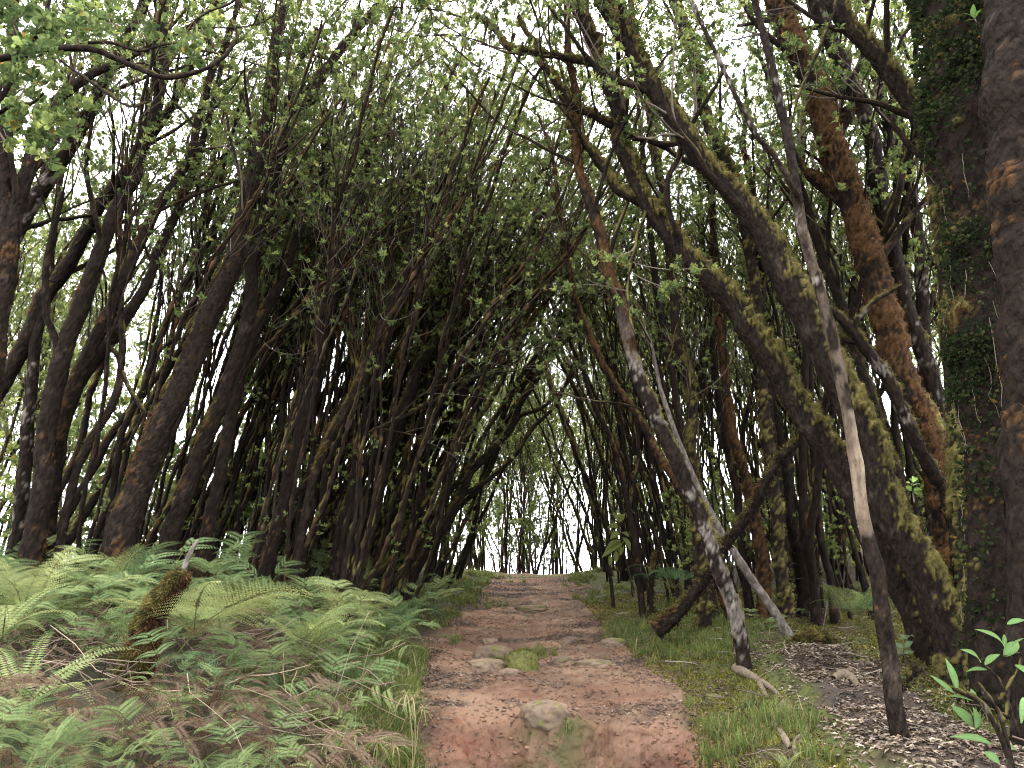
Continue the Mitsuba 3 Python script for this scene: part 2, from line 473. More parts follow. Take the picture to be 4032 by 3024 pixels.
hero('thick leaning trunk with stepped golden moss ledges and a forked side limb', 'gold', 8.3,
     [(2052, 1490, 110), (2010, 1400, 84), (1960, 1290, 74), (1905, 1200, 70), (1866, 1110, 70), (1838, 1046, 74), (1800, 976, 66), (1765, 936, 62), (1726, 880, 60), (1695, 826, 58), (1655, 766, 58), (1618, 720, 56), (1592, 668, 54),
      (1554, 626, 50), (1508, 580, 46), (1470, 540, 44), (1420, 473, 40), (1387, 423, 38), (1356, 350, 37), (1333, 300, 37), (1337, 250, 35), (1320, 200, 33), (1297, 150, 31), (1284, 100, 30), (1264, 50, 30), (1247, 0, 30), (1238, -40, 28)],
     shelf=.065, fz=26000, limbs=([(1400, 440, 26), (1380, 425, 26), (1337, 400, 25), (1310, 350, 22), (1284, 310, 20), (1257, 277, 19), (1237, 247, 18), (1237, 213, 18), (1217, 167, 17), (1197, 117, 16), (1170, 83, 13), (1160, 33, 12), (1137, 0, 11), (1120, -40, 10)],
                                  [(1217, 160, 14), (1190, 120, 13), (1155, 105, 13), (1120, 93, 12), (1090, 77, 11), (1070, 40, 10), (1024, 0, 8)],
                                  [(1335, 275, 22), (1310, 273, 18), (1277, 258, 15), (1240, 248, 13), (1207, 210, 11), (1174, 170, 9)]))
hero('stout dark trunk beside the ledged one, mossy along its upper edge', 'gold', 7.7,
     [(2092, 1520, 150), (2075, 1400, 112), (2040, 1330, 96), (2000, 1250, 86), (1955, 1170, 80), (1915, 1080, 78), (1880, 975, 76), (1840, 880, 76), (1800, 800, 76), (1768, 740, 76), (1738, 680, 76), (1700, 600, 70), (1668, 530, 62), (1635, 483, 56), (1601, 440, 52),
      (1558, 392, 48), (1508, 340, 46), (1475, 285, 45), (1443, 240, 44), (1404, 183, 43), (1370, 117, 42), (1337, 60, 42), (1304, 0, 40), (1285, -40, 38)], shelf=.04, fz=22000)
hero('tall trunk wrapped in orange rust moss with a shaggy stub on its left', 'rust', 9.2,
     [(2085, 1290, 90), (2062, 1180, 76), (2035, 1060, 70), (2010, 960, 68), (1985, 900, 68), (1950, 823, 68), (1925, 740, 68), (1898, 636, 66), (1875, 553, 64), (1861, 500, 60), (1835, 425, 58), (1808, 345, 56), (1788, 270, 54), (1768, 200, 52), (1741, 150, 51), (1708, 83, 51), (1680, 0, 50), (1668, -40, 48)],
     shelf=.03, fz=22000, limbs=([(1812, 440, 30), (1790, 405, 28), (1762, 375, 24), (1752, 362, 14)], [(1850, 290, 30), (1838, 258, 26), (1822, 240, 20)]))
hero('smooth grey trunk just right of the rust-mossed one', 'grey', 9.8,
     [(2082, 1270, 54), (2062, 1120, 46), (2046, 1010, 42), (2035, 920, 40), (2021, 853, 39), (2001, 786, 38), (1975, 720, 38), (1948, 636, 38), (1935, 560, 38), (1905, 450, 38), (1891, 350, 38), (1868, 250, 37), (1828, 167, 36), (1795, 83, 36), (1758, 0, 34), (1740, -40, 33)], fz=2500, shelf=.015)
hero('thick leaning limb-like trunk reaching in front of the vine-covered trunk', 'gold', 7.6,
     [(2096, 1380, 80), (2085, 1150, 62), (2075, 900, 58), (2060, 700, 56), (2045, 520, 52), (2030, 400, 48), (2008, 317, 46), (1995, 275, 44), (1968, 226, 43), (1941, 187, 42), (1908, 140, 42), (1875, 100, 42), (1828, 50, 42), (1798, 0, 42), (1770, -50, 40)], shelf=.03, fz=9000)
hero('massive dark trunk draped in small creeping leaves near the right edge', 'dark', 6.6,
     [(2190, 1560, 190), (2165, 1350, 140), (2148, 1200, 124), (2140, 1050, 120), (2135, 900, 118), (2124, 750, 116), (2118, 600, 116), (2112, 480, 124), (2100, 370, 150), (2086, 250, 188), (2084, 110, 192), (2088, -60, 184)], fz=20000, shelf=.03)
hero('broad dark trunk cut off by the right edge of the view', 'plain', 5.6,
     [(2290, 1600, 220), (2270, 1200, 190), (2250, 900, 180), (2235, 600, 178), (2218, 300, 176), (2212, 100, 172), (2208, -60, 168)], fz=7000)
hero('slender pole-like tree with a bare tan middle and dark mossy foot, closest on the right', 'bare', 5.75,
     [(1976, 1706, 84), (1960, 1650, 58), (1946, 1596, 48), (1931, 1523, 44), (1921, 1423, 42), (1908, 1340, 42), (1895, 1240, 38), (1878, 1173, 34), (1865, 1106, 33), (1855, 1020, 31), (1845, 970, 31), (1835, 903, 30), (1821, 836, 31), (1808, 770, 31), (1785, 686, 29), (1768, 620, 27), (1741, 530, 26),
      (1721, 417, 24), (1701, 300, 22), (1675, 183, 20), (1641, 50, 18), (1622, -30, 17)], fz=2500, limbs=([(1738, 450, 16), (1721, 433, 15), (1703, 418, 14), (1661, 360, 13), (1615, 317, 12), (1575, 253, 11), (1525, 160, 10), (1475, 67, 9), (1450, 0, 8)],), name='pole_tree')
hero('grey weathered leaning snag with a split broken top', 'grey', 8.0,
     [(2085, 1190, 46), (2055, 1090, 38), (2022, 1030, 34), (1975, 945, 32), (1941, 870, 31), (1918, 820, 30), (1875, 760, 29), (1838, 712, 25), (1812, 685, 18), (1797, 668, 10)], crown=0, top=0, fz=2000, shelf=.02,
     limbs=([(1850, 728, 12), (1843, 700, 11), (1858, 682, 10), (1875, 663, 9), (1931, 630, 7)], [(1830, 760, 13), (1822, 735, 13), (1820, 712, 12), (1832, 700, 11)]), name='dead_snag', cat='dead tree')
hero('orange and green mossed stem directly behind the pale leaning tree', 'gold', 10.6,
     [(1520, 1300, 36), (1505, 1120, 27), (1492, 1000, 26), (1491, 953, 26), (1498, 903, 26), (1495, 870, 25), (1488, 820, 24), (1470, 770, 23), (1458, 700, 22), (1457, 640, 21), (1447, 553, 20), (1437, 440, 18), (1412, 320, 16), (1395, 200, 14), (1380, 100, 12)], shelf=.05, fz=9000)
hero('thin dark stem with a pale peeled patch high up, left of the orange-mossed stem', 'dark', 11.5,
     [(1545, 1310, 26), (1510, 1150, 20), (1480, 980, 18), (1455, 830, 17), (1443, 753, 17), (1430, 686, 17), (1417, 620, 16), (1410, 553, 15), (1400, 450, 13), (1385, 300, 11), (1370, 150, 9)])
hero('arching brown stem that bends left and passes behind the pale leaning tree', 'rust', 10.8,
     [(1590, 1330, 26), (1530, 1180, 21), (1475, 1070, 19), (1447, 1020, 18), (1424, 986, 18), (1397, 930, 17), (1364, 880, 16), (1320, 820, 15), (1287, 753, 14), (1257, 686, 13), (1236, 620, 11), (1222, 540, 9)], fz=2500)
hero('slim forked stem left of the fallen branch at the trail edge', 'dark', 13.0,
     [(1390, 1300, 20), (1376, 1220, 16), (1370, 1154, 15), (1360, 1104, 14), (1346, 1038, 13), (1333, 988, 12), (1310, 930, 12), (1284, 880, 11), (1262, 810, 10), (1250, 720, 8)], limbs=([(1362, 1100, 10), (1372, 1040, 9), (1382, 980, 8), (1378, 900, 7), (1370, 800, 6)],))
hero('olive-mossed trunk with a swollen foot, thickest of the back row on the right', 'olive', 12.6,
     [(1737, 1346, 46), (1741, 1269, 38), (1725, 1187, 34), (1707, 1121, 28), (1704, 1054, 25), (1697, 1005, 23), (1680, 920, 21), (1660, 820, 20), (1645, 700, 18), (1630, 560, 16), (1620, 400, 13)], fz=6000)
hero('winding stem immediately left of the swollen-footed trunk', 'olive', 12.2,
     [(1694, 1356, 26), (1690, 1302, 22), (1700, 1220, 20), (1690, 1137, 19), (1684, 1054, 18), (1670, 955, 17), (1661, 856, 16), (1648, 740, 15), (1640, 600, 13)], fz=3000)
hero('rust-banded trunk rising behind the white leaning stem', 'rust', 12.0,
     [(1647, 1358, 36), (1651, 1286, 30), (1651, 1220, 29), (1634, 1137, 26), (1618, 1054, 25), (1598, 988, 23), (1581, 922, 20), (1568, 823, 18), (1555, 700, 16), (1540, 560, 14)], fz=5000)
hero('straight dark trunk between the pale leaning tree and the rust-banded trunk', 'dark', 12.6,
     [(1622, 1335, 26), (1608, 1220, 21), (1598, 1121, 20), (1591, 1054, 19), (1571, 972, 18), (1555, 889, 17), (1548, 823, 16), (1535, 700, 14), (1520, 540, 12)], fz=1500)
hero('mossy ringed trunk seen above the ledged trunk, top centre right', 'gold', 11.0,
     [(1700, 1345, 34), (1675, 1100, 29), (1650, 880, 28), (1640, 700, 27), (1622, 560, 27), (1605, 450, 27), (1572, 360, 27), (1543, 300, 26), (1522, 235, 27), (1503, 140, 27), (1478, 60, 24), (1450, -10, 22)], shelf=.04, fz=6000)
hero('forked pale grey stem with rust foot, between the grey trunk and vine-covered trunk', 'grey', 11.5,
     [(2020, 1290, 40), (2010, 1000, 34), (2000, 800, 32), (1990, 600, 30), (1978, 480, 27), (1962, 410, 26), (1946, 340, 24), (1930, 270, 22), (1908, 215, 20), (1895, 150, 17), (1880, 60, 14), (1868, -20, 12)], limbs=([(1968, 430, 20), (1960, 360, 20), (1952, 300, 18), (1942, 230, 16), (1935, 150, 13), (1925, 40, 10)],))
hero('dark trunk with brown bark behind the snag at right', 'olive', 10.2,
     [(1998, 1300, 36), (1975, 1180, 30), (1945, 1050, 28), (1905, 930, 27), (1870, 830, 26), (1845, 740, 25), (1800, 610, 24), (1760, 500, 22), (1730, 400, 18)], fz=2500)

# --- left of the trail
hero('mossy leaning trunk with pale patches at the upper left corner', 'grey', 8.6,
     [(-160, 1200, 60), (-110, 900, 50), (-50, 690, 44), (20, 533, 38), (70, 440, 36), (117, 367, 35), (155, 305, 34), (187, 250, 32), (215, 200, 30), (233, 160, 28), (258, 113, 26), (283, 67, 25), (317, 0, 23), (335, -50, 22)], fz=3000)
hero('dark trunk at the far left edge with a limb running up to the right', 'dark', 7.8,
     [(-60, 1220, 80), (-40, 1000, 60), (-15, 800, 52), (5, 640, 46), (30, 470, 40), (55, 380, 36), (84, 300, 32), (127, 216, 27), (175, 175, 22), (233, 145, 17), (290, 120, 12)], fz=2000, limbs=([(10, 600, 36), (18, 480, 34), (22, 340, 32), (38, 200, 28), (50, 60, 24), (60, -50, 22)],))
hero('thick dark double-curved trunk left of the clearing, with a leafy tuft halfway up', 'dark', 8.8,
     [(70, 1190, 56), (86, 1100, 48), (93, 1030, 45), (100, 936, 44), (117, 853, 44), (140, 760, 43), (173, 670, 41), (213, 553, 38), (233, 500, 33), (263, 433, 31), (290, 383, 29), (300, 333, 28), (333, 250, 26), (353, 167, 24), (353, 110, 22), (350, 0, 20), (352, -40, 18)], fz=4000,
     limbs=([(128, 790, 18), (124, 735, 18), (112, 690, 18), (115, 640, 17), (120, 590, 16), (140, 520, 14), (165, 440, 10)],))
hero('brown trunk leaning right, second from the right in the left-hand clump', 'brown', 9.2,
     [(78, 1190, 50), (95, 1060, 40), (110, 970, 36), (143, 870, 34), (187, 770, 32), (230, 686, 30), (267, 603, 28), (290, 553, 26), (333, 467, 23), (377, 400, 21), (413, 333, 19), (423, 283, 18), (447, 200, 16), (460, 150, 14), (500, 67, 12)], fz=3000)
hero('slanting trunk rightmost of the left-hand clump', 'dark', 9.5,
     [(105, 1190, 44), (118, 1000, 36), (140, 880, 33), (200, 786, 31), (250, 720, 29), (283, 670, 26), (323, 603, 24), (337, 553, 22), (372, 480, 20), (410, 390, 18), (440, 300, 15), (470, 180, 12)], fz=2000)
hero('reddish diagonal trunk crossing the upper left', 'brown', 9.9,
     [(-130, 1220, 50), (-60, 950, 42), (0, 836, 37), (50, 753, 36), (93, 653, 35), (127, 603, 34), (160, 553, 32), (213, 450, 29), (267, 383, 26), (300, 333, 24), (345, 270, 20), (390, 190, 16), (430, 100, 12)], fz=4000)
hero('upright grey-brown stem at the left edge behind the clump', 'grey', 9.9,
     [(30, 1200, 42), (48, 1070, 33), (60, 936, 29), (68, 836, 27), (77, 750, 25), (95, 660, 22), (108, 560, 20), (125, 430, 16), (140, 300, 12)])
hero('curved dark stem standing alone left of the big leaning trunk', 'dark', 9.2,
     [(122, 1205, 30), (133, 1165, 24), (146, 1103, 22), (169, 1020, 21), (200, 946, 21), (240, 880, 20), (258, 826, 19), (264, 753, 17), (261, 686, 15), (262, 600, 12), (272, 500, 9)], fz=800, limbs=([(262, 800, 10), (250, 770, 9), (235, 752, 8), (222, 738, 6)], [(262, 800, 9), (285, 845, 9), (310, 880, 9), (330, 900, 7)]))
hero('big brown trunk leaning right, most prominent on the left of the trail', 'brown', 8.9,
     [(240, 1240, 96), (262, 1165, 76), (285, 1095, 66), (307, 1020, 62), (333, 953, 60), (367, 886, 57), (407, 803, 52), (440, 713, 48), (477, 620, 44), (505, 550, 40), (533, 433, 34), (560, 333, 31), (577, 250, 29), (590, 150, 27), (597, 83, 25), (610, 27, 22), (625, -40, 20)], fz=16000)
hero('dark trunk parallel to the big brown one, merging with it high up', 'dark', 9.8,
     [(340, 1250, 60), (362, 1180, 46), (392, 1090, 39), (420, 1003, 37), (460, 913, 36), (493, 820, 35), (523, 736, 34), (540, 653, 33), (547, 553, 32), (578, 440, 31), (600, 350, 30), (633, 267, 28), (683, 183, 25), (717, 133, 22), (757, 80, 19), (800, 30, 16), (830, -10, 14)], fz=5000)
hero('rusty trunk with pale hanging threads, right of the merging pair', 'brown', 10.4,
     [(425, 1260, 44), (448, 1150, 34), (475, 1020, 31), (500, 903, 29), (520, 820, 28), (550, 720, 27), (567, 680, 26), (600, 620, 24), (627, 553, 22), (655, 470, 19), (690, 380, 16), (730, 270, 13), (760, 170, 10)], fz=3000)
hero('thick dark trunk in the crowded row, just left of the mossy post-like stem', 'dark', 11.0,
     [(560, 1275, 52), (583, 1195, 38), (604, 1126, 35), (619, 1066, 33), (634, 992, 31), (648, 933, 30), (668, 850, 28), (690, 760, 26), (718, 660, 24), (745, 560, 21), (772, 440, 18), (800, 330, 14), (830, 200, 10)], fz=3000)
hero('mossy stem reaching down into the ferns in front of the crowded row', 'brown', 10.6,
     [(626, 1300, 32), (637, 1230, 24), (651, 1171, 22), (663, 1105, 22), (680, 1030, 21), (712, 945, 21), (764, 853, 21), (794, 786, 21), (814, 736, 21), (847, 653, 20), (870, 603, 18), (887, 553, 17), (898, 480, 14), (915, 400, 12), (950, 300, 9)], fz=3000)
hero('slim diagonal stem leaning hard right across the crowded row', 'olive', 11.4,
     [(528, 1280, 24), (562, 1185, 16), (583, 1141, 15), (619, 1090, 15), (654, 1052, 15), (702, 1004, 14), (747, 971, 13), (806, 933, 12), (864, 905, 10), (917, 876, 9), (964, 856, 8), (990, 843, 6)], top=.8, crown=.5)
hero('mossy trunk mid row with a bulging bend, rising far up to the right', 'olive', 12.4,
     [(708, 1275, 40), (722, 1210, 30), (738, 1140, 27), (757, 1075, 26), (779, 1022, 26), (809, 972, 25), (844, 925, 24), (884, 853, 23), (904, 793, 22), (944, 736, 21), (970, 696, 20), (1000, 653, 18), (1037, 593, 17), (1070, 550, 15), (1104, 500, 13), (1137, 417, 11), (1187, 350, 9)], fz=4000)
hero('slender upright-leaning stem in the middle of the crowded row', 'dark', 12.8,
     [(762, 1285, 30), (776, 1215, 22), (797, 1165, 20), (815, 1105, 20), (826, 1050, 19), (838, 1000, 18), (857, 933, 17), (880, 850, 16), (908, 760, 15), (930, 680, 14), (962, 580, 12), (990, 470, 10)], fz=1500)
hero('moss-edged stem sweeping low to the right above the ferns', 'gold', 13.6,
     [(790, 1275, 26), (809, 1248, 19), (836, 1222, 17), (860, 1186, 17), (881, 1141, 16), (910, 1099, 16), (940, 1055, 15), (976, 992, 14), (1000, 955, 13), (1030, 910, 12), (1070, 850, 11), (1100, 790, 9), (1130, 720, 7)], fz=1500)
hero('dark bulky trunk near the end of the left row', 'dark', 14.2,
     [(862, 1285, 40), (882, 1245, 29), (910, 1186, 26), (937, 1141, 24), (949, 1099, 22), (967, 1045, 20), (980, 960, 18), (992, 886, 16), (1008, 813, 15), (1030, 746, 14), (1057, 680, 13), (1072, 620, 11), (1095, 520, 9)], fz=1500)
hero('arching trunk that sweeps over the trail, last of the left row', 'olive', 14.6,
     [(872, 1285, 34), (890, 1250, 26), (922, 1190, 23), (958, 1141, 23), (994, 1075, 22), (1017, 1020, 21), (1053, 986, 20), (1086, 947, 19), (1110, 913, 17), (1124, 870, 15), (1150, 836, 14), (1177, 793, 12), (1204, 753, 10), (1230, 730, 8)], fz=2500,
     limbs=([(994, 1075, 12), (1029, 1054, 12), (1060, 1035, 11), (1110, 990, 10), (1150, 930, 9), (1200, 880, 7), (1235, 800, 5)], [(1086, 947, 11), (1120, 900, 10), (1170, 880, 8), (1215, 840, 6), (1240, 800, 5)]))
hero('low sweeping stem under the arching trunk', 'dark', 15.2,
     [(915, 1280, 22), (934, 1200, 16), (960, 1150, 15), (988, 1099, 14), (1029, 1060, 13), (1060, 1010, 12), (1085, 950, 10), (1120, 890, 8), (1160, 800, 6)])
hero('leaning trunk by itself beside the far left edge of the trail', 'dark', 19.5,
     [(985, 1240, 26), (1000, 1205, 20), (1024, 1145, 17), (1030, 1081, 15), (1048, 1010, 13), (1075, 930, 11), (1100, 840, 9), (1130, 740, 7)], limbs=([(1026, 1140, 9), (1055, 1090, 8), (1075, 1040, 7), (1100, 990, 5)],))


def build_hero(h, idx):
    rng = np.random.default_rng(1000 + idx)
    P, R = trace(h['nodes'], h['Y'], h['k'], H1(0, h['Y']))
    b = P[0].copy()
    b[2] = H1(b[0], b[1]) - .12
    if P[1, 2] < b[2] + .1:
        P = np.vstack([b, P[np.argmax(P[:, 2] > b[2] + .12):]])
        R = R[-len(P):]
    else:
        P[0] = b
    dirn = unit(P[-1] - P[-3])
    top = h['top']
    if top:
        ext = [P[-1] + dirn * s + UP * s * .15 + rng.normal(0, .05, 3) for s in np.linspace(top / 3, top, 3)]
        P = np.vstack([P, ext])
        R = np.concatenate([R, R[-1] * np.array([.85, .65, .4])])
    Y = h['Y']
    px = Y / FOC
    p, r, u = resample(P, R, max(.024, 3.0 * px))
    foot = np.exp(-u / .28)
    w = fbm(np.stack([u * 1.5, u * 0, u * 0], -1), 3, idx) - .5
    p = p + np.stack([w, fbm(np.stack([u * 1.5, u * 0 + 9, u * 0], -1), 3, idx) - .5, 0 * w], -1) * (.35 * r[:, None] + .015) * ss(0, 1, u)[:, None]
    sides = int(np.clip(2 * np.pi * r.max() / (2.7 * px), 12, 50))
    key = thing(h['name'], h['label'], h['cat'])
    mb, fz = MB(), MB()
    styles = h['style']
    if h['name'] == 'pole_tree':
        v, n, moss, col = skin(mb, p, r, sides, 'grey', idx, .8, 0, u)
        bare, _, _ = bark_colour(v, n, None, 'bare', idx + 50)
        z = v[..., 2]
        tan = lerp((0.085, 0.062, 0.044), (0.19, 0.150, 0.110), ss(.3, .7, fbm(v * np.array([30, 30, 3.]), 4, 9))[..., None])
        tan = lerp(tan, (0.07, 0.05, 0.036), ss(.55, .68, fbm(v * np.array([14, 14, 6.]), 4, 19))[..., None] * .7)
        zz = u[:, None] + .35 * (fbm(v * 9, 3, 8) - .5)
        m = ss(1.62, 1.72, zz) * ss(2.65, 2.4, zz) + .35 * ss(2.5, 2.7, zz) * ss(4.6, 4.0, zz) * ss(.42, .55, fbm(v * np.array([9, 9, 4.]), 3, 29))
        dark, _, _ = bark_colour(v, n, None, 'dark', idx)
        col2 = lerp(lerp(col, dark, ss(1.8, 1.5, zz)[..., None]), tan, m[..., None])
        mb.c[-1] = col2.reshape(-1, 3)
        moss = moss * (1 - m)
    else:
        v, n, moss, col = skin(mb, p, r, sides, styles, idx, 1.0, h['shelf'], u)
        if idx == 0:      # lower part pale, upper part rust
            c2, m2, _ = bark_colour(v, n, None, 'rust', idx + 70)
            k = ss(3.6, 4.6, u[:, None] + .8 * (fbm(v * 4, 2, 6) - .5))
            col = lerp(col, c2, k[..., None])
            mb.c[-1] = col.reshape(-1, 3)
            moss = lerp(moss, m2, k)
    v[:, :, :] = v
    part(key, 'trunk', shape(mb, 'bark'))
    if h['fz']:
        fuzz(fz, v, n, moss, col, int(h['fz'] * 1.5), .0024 * Y, rng)
    tree = Tree(rng, (rng.normal(0, .1), 0, 0), h['crown'])
    seeds = [(p, r, 1.0)]
    for lm in h['limbs']:
        LP, LR = trace(lm, Y, h['k'], H1(0, Y))
        k = int(np.argmin(np.linalg.norm(p - LP[0], axis=1)))
        LP = LP + (p[k] - LP[0]) * np.exp(-np.arange(len(LP)) / .6)[:, None]
        LP[:, 1] += (-1 if rng.random() < .5 else 1) * .05 * np.arange(len(LP))
        lp, lr, lu = resample(LP, LR, max(.025, 3 * px))
        mb = MB()
        lv, ln, lmoss, lcol = skin(mb, lp, lr, max(10, int(sides * .6)), styles if styles != 'bare' else 'grey', idx + 31, 1.0, h['shelf'] * .6, lu)
        part(key, 'limb', shape(mb, 'bark'))
        if h['fz']:
            fuzz(fz, lv, ln, lmoss, lcol, int(h['fz'] * .3), .0023 * Y, rng)
        if len(lm) > 5:
            seeds.append((lp, lr, .5))
    if fz.n:
        part(key, 'moss', shape(fz, 'moss_fuzz', False), 'stuff')
    if 'creeping' in h['label']:
        V, N = v.reshape(-1, 3), n.reshape(-1, 3)
        w = ss(.42, .58, fbm(V * 1.7, 3, 77)) * ss(2.2, 3.6, V[:, 2]) + .12
        i = rng.choice(len(V), 9000, p=w / w.sum())
        mb = MB()
        leaves(mb, V[i] + N[i] * rng.uniform(.0, .09, (len(i), 1)), N[i] - .6 * UP + rng.normal(0, .35, (len(i), 3)), rng, 2, .058, rng.uniform(-.3, .45, len(i)), (.3, 1.2), .6)
        mb.c[-1] = mb.c[-1] * np.array([.50, .46, .55])
        part(key, 'creeper', shape(mb, 'leaf', False), 'stuff')
        mb = MB()
        for _ in range(70):
            j = rng.integers(len(V))
            a = V[j] + N[j] * .03
            if a[2] < 1.6:
                continue
            L = rng.uniform(.3, 1.0)
            x = np.linspace(0, 1, 7)[:, None]
            q = a + N[j] * .05 * np.sin(3 * x) - UP * L * x + rng.normal(0, .012, (7, 3))
            tv, tf, _ = tube(q, np.full(7, .003), 3)
            mb.add(tv, tf, np.array((0.20, 0.16, 0.13)) * rng.uniform(.5, 1.2))
        part(key, 'aerial_roots', shape(mb, 'twig_bark'), 'stuff')
    if h['crown'] > 0:
        for sp, sr, amount in seeds:
            up = sp[:, 2] - H1(sp[0, 0], sp[0, 1])
            ok = np.where(up > (7.0 if Y < 7 else 4.7))[0]
            if len(ok) < 4:
                ok = np.arange(int(len(sp) * .9 if Y < 7 else len(sp) * .6), len(sp))
            cnt = int(10 * amount * (.5 + .5 * h['crown']))
            for k in np.linspace(ok[0], ok[-1], cnt).astype(int):
                k = min(k, len(sp) - 2)
                d = unit(sp[k + 1] - sp[k - 1])
                ang = rng.uniform(.35, .8)
                dd = unit(d * math.cos(ang) + perp(d, rng) * math.sin(ang))
                tree.branch(sp[k], dd, max(.01, sr[k] * .38), rng.uniform(1.2, 2.6), 1, 3, .25, .14, .06)
        mb = MB()
        for pts, rad, lv in tree.stems:
            a, b_, c_ = resample(pts, rad, .12)
            skin(mb, a, b_, 7, 'dark', idx + 13, .7)
        part(key, 'branch', shape(mb, 'bark'), label=None)
        c = part(key, 'crown', shape(tree.crown(size=.060), 'leaf', False))
        part(c, 'twigs', shape(tree.twig_mesh(), 'twig_bark'), 'stuff')
    return key


HKEYS = [build_hero(h, i) for i, h in enumerate(HERO)]

# ------------------------------------------------------------------ the crowd of slender trees behind: a few grown kinds, each copied many times
KINDS, KIND_LOOK = [], []


def grow_kind(seed, lean, stems, height, r0, curve, tone, style, spread=.13, thin=.80):
    rng = np.random.default_rng(seed)
    t = Tree(rng, lean, thin)
    for s in range(stems):
        d = unit(np.array([lean[0] * .9, lean[1], 1.0]) + rng.normal(0, spread if stems > 1 else .05, 3) * [1, 1, 0])
        L = height * rng.uniform(.82, 1.05)
        t.branch(np.array([rng.normal(0, .12), rng.normal(0, .12), -.25]), d, r0 * rng.uniform(.75, 1.1), L, 0, 3 if thin > .5 else 2, .45, .045, curve)
    tm = MB()
    for pts, rad, lv in t.stems:
        a, b, u = resample(pts, rad, .07 if lv == 0 else .12)
        if lv == 0:
            b = b * (1 + .7 * np.exp(-u / .3))
            wv = np.stack([fbm(np.stack([u * 1.2, u * 0 + k, u * 0], -1), 3, seed + k) - .5 for k in range(3)], -1)
            a = a + wv * .13 * ss(0, .8, u)[:, None]
        skin(tm, a, b, 11 if lv == 0 else 6, style, seed % 97, .8, .03 if lv == 0 else 0, u, .7)
        if lv == 0 and rng.random() < .6:      # leafy sprigs on the stem
            for _ in range(3):
                k = int(rng.uniform(.15, .6) * len(a))
                t.sprig(a[k] + rng.normal(0, .12, 3), rng.normal(0, 1, 3), rng.integers(2, 6))
    k = len(KINDS)
    KIND_LOOK.append(('single-stemmed', 'twin-stemmed', 'three-stemmed')[stems - 1] + ' ' + {'dark': 'dark', 'brown': 'rusty brown', 'olive': 'olive-mossed', 'gold': 'golden-mossed'}[style])
    parts = {}
    for name, sh in (('trunk', shape(tm, 'bark')), ('crown', shape(t.crown(tone=tone), 'leaf', False)), ('crown__twigs', shape(t.twig_mesh(), 'twig_bark'))):
        g = f'grown_{k}_{name}'
        scene[g] = {'type': 'shapegroup', 'shape': sh}
        parts[name] = g
    KINDS.append(parts)
    return k


LEFT = [grow_kind(200 + i, (.15 + .055 * (i % 4), 0, 0), 1 + (i % 3), 8.6 + .6 * (i % 3), .052 + .012 * (i % 3), .012, .40 + .05 * (i % 3), ('dark', 'brown', 'dark', 'olive')[i % 4], .13, .68 if i < 4 else .36) for i in range(8)]
RIGHT = [grow_kind(300 + i, (-.06 - .04 * (i % 3), 0, 0), 1 + (i % 3), 9.2 + .5 * (i % 3), .048 + .011 * (i % 3), .012, .42 + .05 * (i % 3), ('olive', 'brown', 'dark', 'dark')[i % 4], .12, .80 if i < 4 else .36) for i in range(8)]
FAR = [grow_kind(400 + i, (.05 * (i - 1.5), 0, 0), 2 + (i % 2), 7.8, .038, .012, .55, ('dark', 'brown')[i % 2], .12, .8) for i in range(4)]

THIN_L = [grow_kind(500 + i, (.20 + .06 * i, 0, 0), 2 + (i % 2), 7.8 + .5 * i, .027 + .004 * (i % 2), .012, .45, ('dark', 'brown')[i % 2], .12, .34) for i in range(4)]
THIN_R = [grow_kind(520 + i, (-.03 - .02 * i, 0, 0), 2 + (i % 2), 8.2 + .4 * i, .025 + .004 * (i % 2), .012, .45, ('dark', 'olive')[i % 2], .08, .34) for i in range(4)]


def le(y):
    return float(np.interp(y, EDGE_D, EDGE_L))


def re_(y):
    return float(np.interp(y, EDGE_D, EDGE_R))


def plant(kind, x, y, rz, s, label, group, sx=1.0):
    if '%' in label:
        row = 'front' if y < 14.5 else 'middle' if y < 19 else 'farthest'
        e = le(y) - x if x < 0 else x - re_(y)
        label = label % (KIND_LOOK[kind], row, 'close to the trail' if e < 2.6 else 'deep in the stand')
        group = label
    key = thing('slender_tree', label, 'tree', group)
    m = T().translate([x, y, H1(x, y)]).rotate([0, 0, 1], rz).scale([s * sx, s * sx, s])
    for name, g in KINDS[kind].items():
        scene[f'{key}__{name}'] = {'type': 'instance', 'to_world': m, 'sg': {'type': 'ref', 'id': g}}
    labels[f'{key}__crown__twigs'] = {'kind': 'stuff'}
    TREES.append((x, y))


TREES = []
for h in HERO:
    P, R = trace(h['nodes'][:1], h['Y'])
    TREES.append((P[0, 0], P[0, 1]))
rng = np.random.default_rng(77)


def fill(n, box, ok, kinds, gap, rz, label, group, smin, smax):
    made = 0
    for _ in range(n * 40):
        if made >= n:
            break
        x, y = rng.uniform(box[0], box[1]), rng.uniform(box[2], box[3])
        if not ok(x, y) or min((x - a) ** 2 + (y - b) ** 2 for a, b in TREES) < gap ** 2:
            continue
        half = kinds if len(kinds) != 8 or kinds not in (LEFT, RIGHT) else kinds[:4] if y < 13.8 else kinds[4:]
        plant(half[rng.integers(len(half))], x, y, rng.normal(0, rz), rng.uniform(smin, smax), label, group)
        made += 1
    return made


